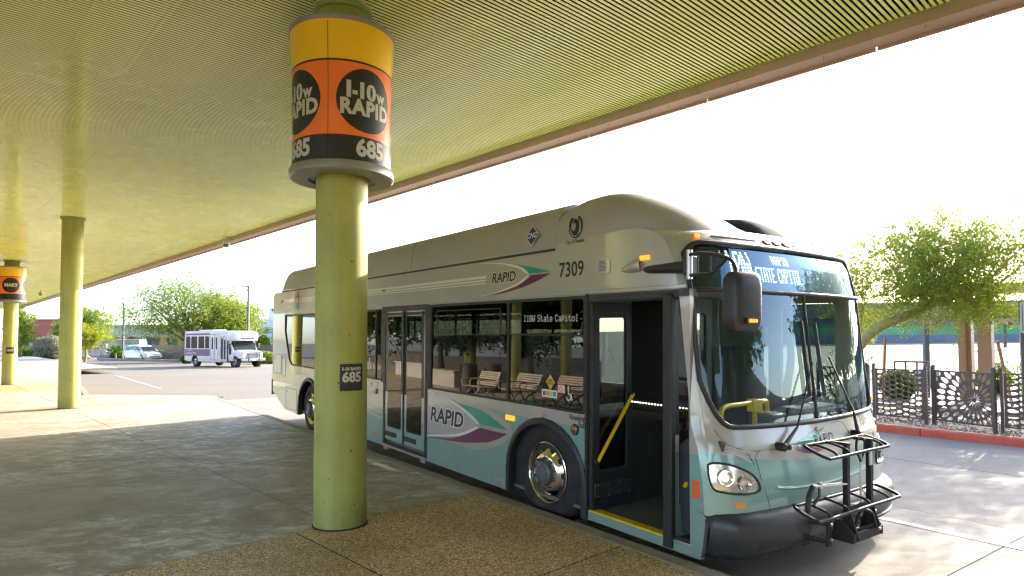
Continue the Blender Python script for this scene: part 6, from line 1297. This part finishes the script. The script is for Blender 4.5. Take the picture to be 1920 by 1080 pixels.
for z in (.80, .92, 1.04): MB().box(3.92, 3.94, -.5, .5, z-.025, z+.025).build('grille_bar', M['schrome'], gr)
for y in (-.70, .70): MB().box(3.82, 3.92, y-.15, y+.15, .80, 1.12).build('headlight', M['vlamp'], sb, bev=.03); MB().box(3.80, 3.90, y-.15, y+.15, 1.10, 1.16).build('turn_lamp', M['amber_off'], sb)
MB().box(3.86, 4.05, -1.0, 1.0, .48, .68).build('bumper', M['schrome'], sb, bev=.04); gd = MB().tube([(4.08, -.45, .45), (4.08, -.45, 1.12), (4.08, .45, 1.12), (4.08, .45, .45)], .03, 8).build('grille_guard', M['vdark'], sb); MB().box(4.05, 4.07, -.16, .16, .50, .64).build('licence_plate', M['white_st'], sb)
for y in (-1.22, 1.22): MB().box(2.85, 2.97, y-.10, y+.10, 1.42, 1.80).build('mirror', M['vdark'], sb, bev=.03); MB().tube([(2.75, y*.8, 1.5), (2.9, y, 1.55)], .025, 6).build('mirror_arm', M['vdark'], sb)
for x, y in ((-1.65, -1.10), (-1.65, 1.10), (3.15, -1.0), (3.15, 1.0)): car_wheel(sb, x, y, .40, .26)
for y in (-1.0, 1.0): MB().lathe([(.46, -.03), (.46, .02), (.40, .03)], 24, (3.15, y, .42), 'Y', 0, math.pi*2).build('wheel_arch', M['vdark'], sb)
# lamp posts, trees, shrubs -----------------------------------------------------------------------
lamp_post(onground(231, 82), 7.0, 'dark lamp post on a concrete base beside the white minivan', 0, .95, r=.10, pw=.34); lamp_post(onground(465, 61), 7.3, 'taller dark lamp post behind the shuttle bus', 0, .8, r=.085, pw=.3)
b = onground(352, 64)
tree('mesquite_tree', b, 'broad green tree spreading above the shuttle bus and the minivan', [(0, 0, 0), (.3, 0, 1.2), (.2, 0, 2.2)], (-.1, 0, 5.0), (5.9, 4.6, 3.1), 1500, 30, .085, M['leaf_b'], M['bark'], 31, 2.1, r0=.28, limbs=14, droop=.0, yellow=.04, shell=.42, flat=.62)
b = onground(425, 66); tree('mesquite_tree', b, 'lighter green tree crown just right of the broad tree, over the shuttle roof', [(0, 0, 0), (.1, 0, 1.2), (.3, 0, 2.2)], (.4, 0, 4.0), (2.9, 2.4, 2.3), 1100, 24, .10, M['leaf_a'], M['bark'], 35, 1.1, r0=.2, limbs=9, yellow=.06, shell=.45, flat=.7)
tree('desert_tree', onground(168, 88), 'rounded green tree right of the second column', [(0, 0, 0), (.1, 0, 1.2), (0, 0, 2.2)], (0, 0, 4.4), (2.7, 2.5, 2.4), 900, 24, .12, M['leaf_b'], M['bark'], 41, .9, limbs=7)
tree('desert_tree', onground(160, 66), 'yellow flowering tree right behind the second column', [(0, 0, 0), (.1, 0, .8), (0, 0, 1.5)], (.2, 0, 2.5), (1.6, 1.5, 1.2), 500, 22, .08, M['leaf_a'], M['bark_green'], 43, .7, yellow=.22, limbs=6)
tree('desert_tree', onground(38, 84), 'tall pale green tree between the two far columns', [(0, 0, 0), (.1, 0, 1.2), (0, 0, 2.2)], (0, 0, 4.0), (1.15, 1.15, 2.6), 520, 24, .12, M['leaf_a'], M['bark'], 47, .9, limbs=7)
tree('desert_tree', onground(122, 104), 'green tree top left of the second column, before the red building', [(0, 0, 0), (.1, 0, 1.2), (0, 0, 2.2)], (0, 0, 3.4), (1.7, 1.7, 1.9), 420, 22, .13, M['leaf_a'], M['bark'], 49, .9, limbs=6)
bush('flowering_shrub', onground(95, 80), 'large grey-green shrub left of the second column', (2.0, 1.6, 1.45), 9000, .10, M['leaf_g'], 51, cat='shrub')
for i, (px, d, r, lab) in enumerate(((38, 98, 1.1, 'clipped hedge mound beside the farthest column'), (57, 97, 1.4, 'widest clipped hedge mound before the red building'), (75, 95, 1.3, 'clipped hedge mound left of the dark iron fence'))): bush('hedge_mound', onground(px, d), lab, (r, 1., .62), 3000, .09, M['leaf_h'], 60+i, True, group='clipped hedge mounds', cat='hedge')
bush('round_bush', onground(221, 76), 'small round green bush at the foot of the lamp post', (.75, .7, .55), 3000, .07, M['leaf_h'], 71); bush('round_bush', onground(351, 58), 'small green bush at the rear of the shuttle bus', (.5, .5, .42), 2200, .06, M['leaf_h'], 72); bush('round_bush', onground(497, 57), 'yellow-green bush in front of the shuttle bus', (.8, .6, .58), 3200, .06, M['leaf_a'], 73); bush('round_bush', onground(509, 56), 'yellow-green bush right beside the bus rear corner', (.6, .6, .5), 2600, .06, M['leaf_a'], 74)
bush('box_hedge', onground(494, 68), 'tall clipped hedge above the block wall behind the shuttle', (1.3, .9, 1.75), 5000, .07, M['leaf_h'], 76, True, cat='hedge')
pl = empty('fan_palm', onground(217, 74), 0, 'small fan palm left of the lamp post', 'palm'); rng = np.random.default_rng(5); mb = MB()
for i in range(26):
    a = rng.uniform(0, 6.28); e = rng.uniform(.1, 1.1); L = rng.uniform(.8, 1.25); d = Vector((math.cos(a)*math.cos(e), math.sin(a)*math.cos(e), math.sin(e))); s_ = d.cross(Vector((0, 0, 1))).normalized(); o_ = Vector((0, 0, .75)); c = o_+d*L*.5
    for k in range(-5, 6): f_ = (d*math.cos(k*.16)+s_*math.sin(k*.16)); mb.add([c, c+f_*L*.3+s_*.04, c+f_*L*.75-Vector((0, 0, .1)), c+f_*L*.3-s_*.04], [(0,1,2,3)])
mb.build('frond', M['leaf_h'], pl, smooth=0); MB().tube([(0, 0, 0), (0, 0, .8)], [.16, .12], 10).build('trunk', M['bark'], pl)
M['rock'] = pm('boulder', (.22, .17, .14), .85, var=.3, scale=3, bump=.6, bscale=8)
for px, d, r, lab in ((158, 78, .75, 'smaller boulder left of the fan palm'), (200, 76, 1.05, 'broad boulder at the foot of the fan palm')):
    rng = np.random.default_rng(int(px)); mb = MB(); mb.grid(lambda a, b: (r*math.cos(a)*math.sin(b)*(1+.12*math.sin(3*a+b)), .7*r*math.sin(a)*math.sin(b), .55*r*math.cos(b)*(1+.1*math.sin(2*a))), list(np.linspace(0, 2*math.pi, 14, endpoint=False)), list(np.linspace(.02, math.pi-.02, 9)), close_u=True); o = mb.build('boulder', M['rock'], None, smooth=50); o.location = onground(px, d)+Vector((0, 0, .2*r)); tag(o, lab, 'boulder', 'boulders by the palm')
# buildings ---------------------------------------------------------------------------------------
M['bred'] = pm('brick_red_stucco', (.33, .085, .06), .8, var=.05, scale=.4); M['bgrey'] = pm('grey_cornice', (.38, .37, .35), .8); M['bwin'] = pm('shop_glass', (.04, .06, .09), .08, coat=.5); M['bwin2'] = pm('pale_shop_glass', (.35, .43, .50), .15, coat=.5); M['btan'] = pm('tan_stucco', (.40, .36, .30), .8, var=.05, scale=.3); M['borange'] = pm('orange_pilaster', (.48, .24, .10), .8, var=.05, scale=.5); M['bwhite'] = pm('white_stucco', (.62, .62, .62), .8, var=.04, scale=.5); M['bblue'] = pm('pale_blue_stucco', (.50, .54, .60), .8, var=.04, scale=.5); M['bdark'] = pm('dark_canopy', (.05, .05, .06), .6)
def bld(name, px0, px1, d, label, rz=0.):
    a, b = onground(px0, d), onground(px1, d); return empty(name, (a.x, a.y, a.z-.1), rz, label, 'building'), (b.x-a.x)
def bbox_(par, nm, x0, x1, z0, z1, m, y0=0., y1=10., sub=None): return MB().box(x0, x1, y0, y1, z0, z1).build(nm, M[m], sub or par, smooth=0)
e, wdt = bld('shop_building', 30, 112, 140, 'red walled shop with dark entrance canopy beyond the lot')
bbox_(e, 'wall', 2.6, wdt, 3.0, 6.9, 'bred'); bbox_(e, 'cornice', 2.4, wdt, 6.9, 7.25, 'bgrey', -.3); bbox_(e, 'lower_wall', 0, wdt, 0, 3.0, 'bred', .5); bbox_(e, 'brick_pier', 0, 1.8, 0, 2.7, 'btan', -.8, 2); bbox_(e, 'entrance_canopy', 1.7, 5.6, 2.7, 3.2, 'bdark', -1.4, .4)
for x0, x1, m in ((1.9, 2.6, 'bwin2'), (2.7, 3.3, 'bwin2'), (3.4, 4.2, 'bwin'), (4.3, 5.0, 'bwin'), (5.1, 6.4, 'bwin2')): w_ = bbox_(e, 'shop_window', x0, x1, .2, 2.6, m, .42, .5); bbox_(e, 'mullion', x0, x1, 1.0, 1.08, 'bdark', .38, .42, w_)
e, wdt = bld('office_building', 183, 372, 118, 'long grey and tan office row with orange piers behind the trees')
bbox_(e, 'wall', 0, wdt, 3.0, 4.9, 'btan'); bbox_(e, 'cornice', -.2, wdt+.2, 4.9, 5.2, 'bgrey', -.3); bbox_(e, 'lower_wall', 0, wdt, 0, 3.0, 'btan', .8)
for k, x in enumerate((.0, 4.0, 4.6, 8.2, 11.6, 14.8)): bbox_(e, 'pier', x, x+(1.0 if k % 2 == 0 else .8), 0, 3.0, 'btan' if k in (0, 3) else 'borange', -.05, .8)
for x0, x1 in ((1.1, 3.9), (5.5, 8.1), (9.1, 11.5), (12.5, 14.7), (15.8, 18.0)): w_ = bbox_(e, 'shop_window', x0, x1, .5, 2.7, 'bwin', .70, .8); bbox_(e, 'mullion', (x0+x1)/2-.05, (x0+x1)/2+.05, .5, 2.7, 'bdark', .66, .7, w_); bbox_(e, 'window_sill', x0, x1, .42, .5, 'bgrey', .6, .75, w_)
e, wdt = bld('shed', 197, 262, 92, 'white gable roofed shed beyond the minivan')
MB().plate([(0, 0), (wdt*.45, 0), (wdt*.45, 1.9), (wdt*.2, 2.5), (0, 1.9)], [], 1.5, S(0)).build('walls', M['bwhite'], e); MB().box(wdt*.45, wdt, .0, 1.5, 0, 1.9).build('walls', M['bblue'], e, smooth=0); MB().add([(-.1, -.2, 1.85), (wdt*.2, -.2, 2.55), (wdt*1.0, -.2, 2.5), (wdt*1.03, -.2, 1.85), (-.1, 1.6, 1.85), (wdt*.2, 1.6, 2.55), (wdt*1.0, 1.6, 2.5), (wdt*1.03, 1.6, 1.85)], [(1,2,6,5),(0,1,5,4),(2,3,7,6)]).build('roof', M['bwhite'], e, smooth=0, solid=.08); MB().add([(wdt*.2, -.22, 2.5), (wdt, -.22, 2.45), (wdt*1.02, -.22, 1.88), (wdt*.45, -.22, 1.88)], [(0,1,2,3)]).build('roof_slope', M['bgrey'], e, smooth=0, solid=.05)
e, wdt = bld('yard_wall', 148, 199, 90, 'low white yard wall right of the second column'); MB().box(0, wdt, 0, .3, 0, 1.75).build('panel', M['bwhite'], e, smooth=0); MB().box(-.05, wdt+.05, -.05, .35, 1.75, 1.85).build('coping', M['bwhite'], e, smooth=0); MB().box(wdt*.82, wdt*.86, -.06, .0, 0, 1.75).build('gate_post', M['bgrey'], e)
e, wdt = bld('iron_fence', 84, 202, 86, 'dark iron picket fence across the far lot edge'); e['category'] = 'fence'
for z in (.25, 1.3): MB().box(0, wdt, -.02, .02, z-.03, z+.03).build('rail', M['polegrey'], e, smooth=0)
pk = MB().box(-.02, .02, -.02, .02, .05, 1.45).build('picket', M['polegrey'], e, smooth=0)
for k in range(1, int(wdt/.16)): share(pk, 'picket', e, (.16*k, 0, 0))
e, wdt = bld('pale_building', 452, 560, 104, 'pale blue flat roofed building behind the tall hedge')
bbox_(e, 'wall', 0, wdt, 0, 5.4, 'bblue'); bbox_(e, 'parapet', -.1, wdt, 5.4, 5.6, 'bwhite', -.08); bbox_(e, 'roof_unit', 3.6, 6.6, 5.6, 7.6, 'bwhite', 2, 5)
for k in range(5): bbox_(e, 'roof_spout', 1.6+.55*k, 1.85+.55*k, 4.85, 5.05, 'borange', -.35, 0)
bbox_(e, 'wall_lamp', 2.5, 2.8, 4.45, 4.65, 'bdark', -.3, 0); [bbox_(e, 'vent', 4.2+.5*k, 4.4+.5*k, 6.9, 7.3, 'bdark', 1.95, 2.0) for k in range(3)]; bbox_(e, 'roof_box', 1.0, 1.8, 5.6, 6.3, 'bgrey', 2, 3)
e = empty('utility_pole', onground(482, 125), 0, 'wooden utility pole behind the pale building', 'utility pole'); MB().tube([(0, 0, 0), (0, 0, 9.0)], [.18, .12], 8).build('pole', M['bark'], e); MB().box(-.9, .9, -.06, .06, 7.6, 7.75).build('crossarm', M['bark'], e); MB().box(-.25, .25, -.2, .2, 5.8, 6.8).build('transformer', M['polegrey'], e)
for x in (-.7, 0, .7): MB().cyl((x, 0, 7.75), .05, .2, 8).build('insulator', M['polegrey'], e)
# ================================================================== the platform beyond the picture's left edge (seen mirrored in the bus windows)
M['bench'] = pm('tan_bench_metal', (.46, .36, .27), .45, var=.06, scale=5); M['bin'] = pm('brown_bin', (.10, .075, .055), .55, var=.1)
def bench(x, y, rz, label):
    t = empty('bench', (x, y, 0), rz, label, 'bench', 'slatted benches on the platform'); L = .62
    for k in range(7): MB().box(-L, L, .02+.062*k, .062+.062*k, .43+.004*k, .445+.004*k).build('seat_slat', M['bench'], t)
    for k in range(7): MB().obox((0, -.03-.022*k, .50+.055*k), (L, 0, 0), (0, .006, .0), (0, -.008, .021)).build('back_slat', M['bench'], t)
    for x_ in (-.58, .0, .58):
        MB().tube(spline([(x_, .44, .44), (x_, .46, .62), (x_, .30, .66), (x_, -.02, .64)], 4), .017, 8).build('armrest', M['bench'], t, smooth=60); MB().tube(spline([(x_, .40, .0), (x_, .30, .25), (x_, .10, .40), (x_, -.02, .46), (x_, -.17, .86)], 4), .020, 8).build('leg', M['bench'], t, smooth=60); MB().tube([(x_, -.10, .0), (x_, .12, .38)], .020, 8).build('leg', M['bench'], t)
    return t
brz = math.atan2(E1.y, E1.x)-math.pi
bench(-10.05, 11.0, brz, 'tan slatted bench mirrored leftmost of the three in the bus window'); bench(-9.28, 9.62, brz, 'tan slatted bench mirrored in the middle of the three in the bus window'); bench(-8.55, 8.30, brz, 'tan slatted bench mirrored rightmost, behind the window stickers')
def litter_bin(x, y, label):
    t = empty('litter_bin', (x, y, 0), 0, label, 'bin', 'brown litter bins'); s0 = None
    MB().cyl((0, 0, .03), .25, .85, 24).build('liner', M['vdark'], t); MB().lathe([(.30, .88), (.31, .93), (.24, .96), (.14, .96)], 24).build('lid', M['bin'], t)
    s0 = MB().box(.27, .285, -.025, .025, .04, .88).build('stave', M['bin'], t)
    for k in range(1, 26): share(s0, 'stave', t, (0, 0, 0), (0, 0, 2*math.pi*k/26))
litter_bin(-13.3, 12.9, 'brown slatted litter bin mirrored left of its twin'); litter_bin(-13.75, 12.2, 'brown slatted litter bin mirrored right of its twin')
for x, y, lab in ((-16.3, 12.3, 'green column mirrored between the two big bus windows'), (-18.9, 11.0, 'green column mirrored near the front door post'), (-21.4, 16.2, 'green column mirrored small in the left big window'), (-25.0, 17.9, 'farthest green column mirrored in the left big window'), (-11.5, 3.5, 'green column standing out of frame to the left')): column(x, y, lab)
M['planter'] = pm('planter_concrete', (.34, .29, .24), .8, var=.1, scale=2, bump=.2)
t = empty('planter', (-17.0, 15.9, 0), brz, 'long low planter wall mirrored under the dark trees', 'planter'); MB().box(-4.5, 2.5, -.25, .25, 0, .55).build('wall', M['planter'], t, bev=.02); MB().box(-4.55, 2.55, -.3, .3, .55, .62).build('coping', M['planter'], t, bev=.01)
t = empty('site_wall', (-31, 15.0, -.2), R_(80), 'low tan wall mirrored far behind the benches', 'wall'); MB().box(-14, 14, -.15, .15, 0, 1.0).build('wall', M['planter'], t); MB().box(-14, 14, -.2, .2, 1.0, 1.08).build('coping', M['planter'], t)
def rtree(x, y, H, r, leaf, seed, label, n=700): tree('shade_tree', (x, y, gh(x, y)), label, [(0, 0, 0), (.15, .1, H*.22), (.0, .1, H*.42)], (0, 0, H*.68), (r, r, H*.34), n, 22, .11, leaf, M['bark'], seed, .7, group='shade trees beyond the platform', limbs=7, shell=.45)
rtree(-20.5, 17.2, 5.2, 2.3, M['leaf_d'], 81, 'dark shade tree mirrored in the left big window', 1100); rtree(-21.5, 13.2, 4.6, 2.0, M['leaf_d'], 82, 'dark shade tree mirrored in the middle door', 900); rtree(-31.5, 21.0, 5.0, 2.8, M['leaf_a'], 83, 'bright green tree mirrored past the dark trees'); rtree(-37, 18.6, 5.2, 3.0, M['leaf_g'], 84, 'grey-green tree mirrored beside the street lamp'); rtree(-24.0, 10.0, 5.4, 2.6, M['leaf_d'], 85, 'dark tree mirrored above the window stickers', 900); rtree(-38, 11.5, 5.5, 3.0, M['leaf_b'], 86, 'green tree mirrored behind the white cars')
rtree(-40, 26, 6, 3.4, M['leaf_d'], 87, 'dark tree mirrored in the left windows'); rtree(-34, 28.5, 6, 3.2, M['leaf_b'], 88, 'green tree mirrored in the middle door')
lamp_post((-37.5, 15.6, gh(-37, 16)), 6.5, 'street lamp mirrored in the front big window')
rtree(13.2, 8.6, 5.2, 2.0, M['leaf_a'], 101, 'tree just beyond the right picture edge, mirrored in the windscreen', 900); rtree(18.5, 9.0, 5.6, 2.3, M['leaf_b'], 102, 'second tree beyond the right picture edge, mirrored in the windscreen', 900)
# trees and hedge in front of the bus, mirrored in the windscreen
for i, (x, y, H, r) in enumerate(((15.5, 1.0, 6.0, 2.0), (18, -4.5, 6.5, 2.6), (9.5, -12, 6.5, 2.8), (14.0, -16, 7, 3.0), (3.0, -22, 7, 3.2))):
    rtree(x, y, H, r, M['leaf_b'] if i % 2 else M['leaf_a'], 91+i, ('tree mirrored right of the wipers', 'tree mirrored above the wipers', 'tree mirrored left of the wipers', 'tree mirrored in the upper windscreen', 'tree mirrored at the left rim of the windscreen')[i], 800)
# ================================================================== small litter on the platform
mb = MB(); M['litter'] = pm('dry_leaf', (.30, .17, .05), .8, var=.3, scale=9)
rl = random.Random(5)
for i in range(70):
    p_, q_ = rl.uniform(-3, 4.2), rl.uniform(3.5, 19); c = PQ(p_, q_, .004) if i < 45 else PQ(kp(KA0, KA1, q_)-rl.uniform(.02, .25), q_, .006); a = rl.uniform(0, 6.28); r = rl.uniform(.008, .022); d = Vector((math.cos(a), math.sin(a), 0)); n_ = Vector((-d.y, d.x, 0))
    mb.add([c-d*r, c+n_*r*.45+Vector((0, 0, .004)), c+d*r+Vector((0, 0, .003)), c-n_*r*.45], [(0, 1, 2, 3)])
tag(mb.build('fallen_leaves', M['litter'], smooth=0), 'a few dry leaves scattered on the platform', kind='stuff')
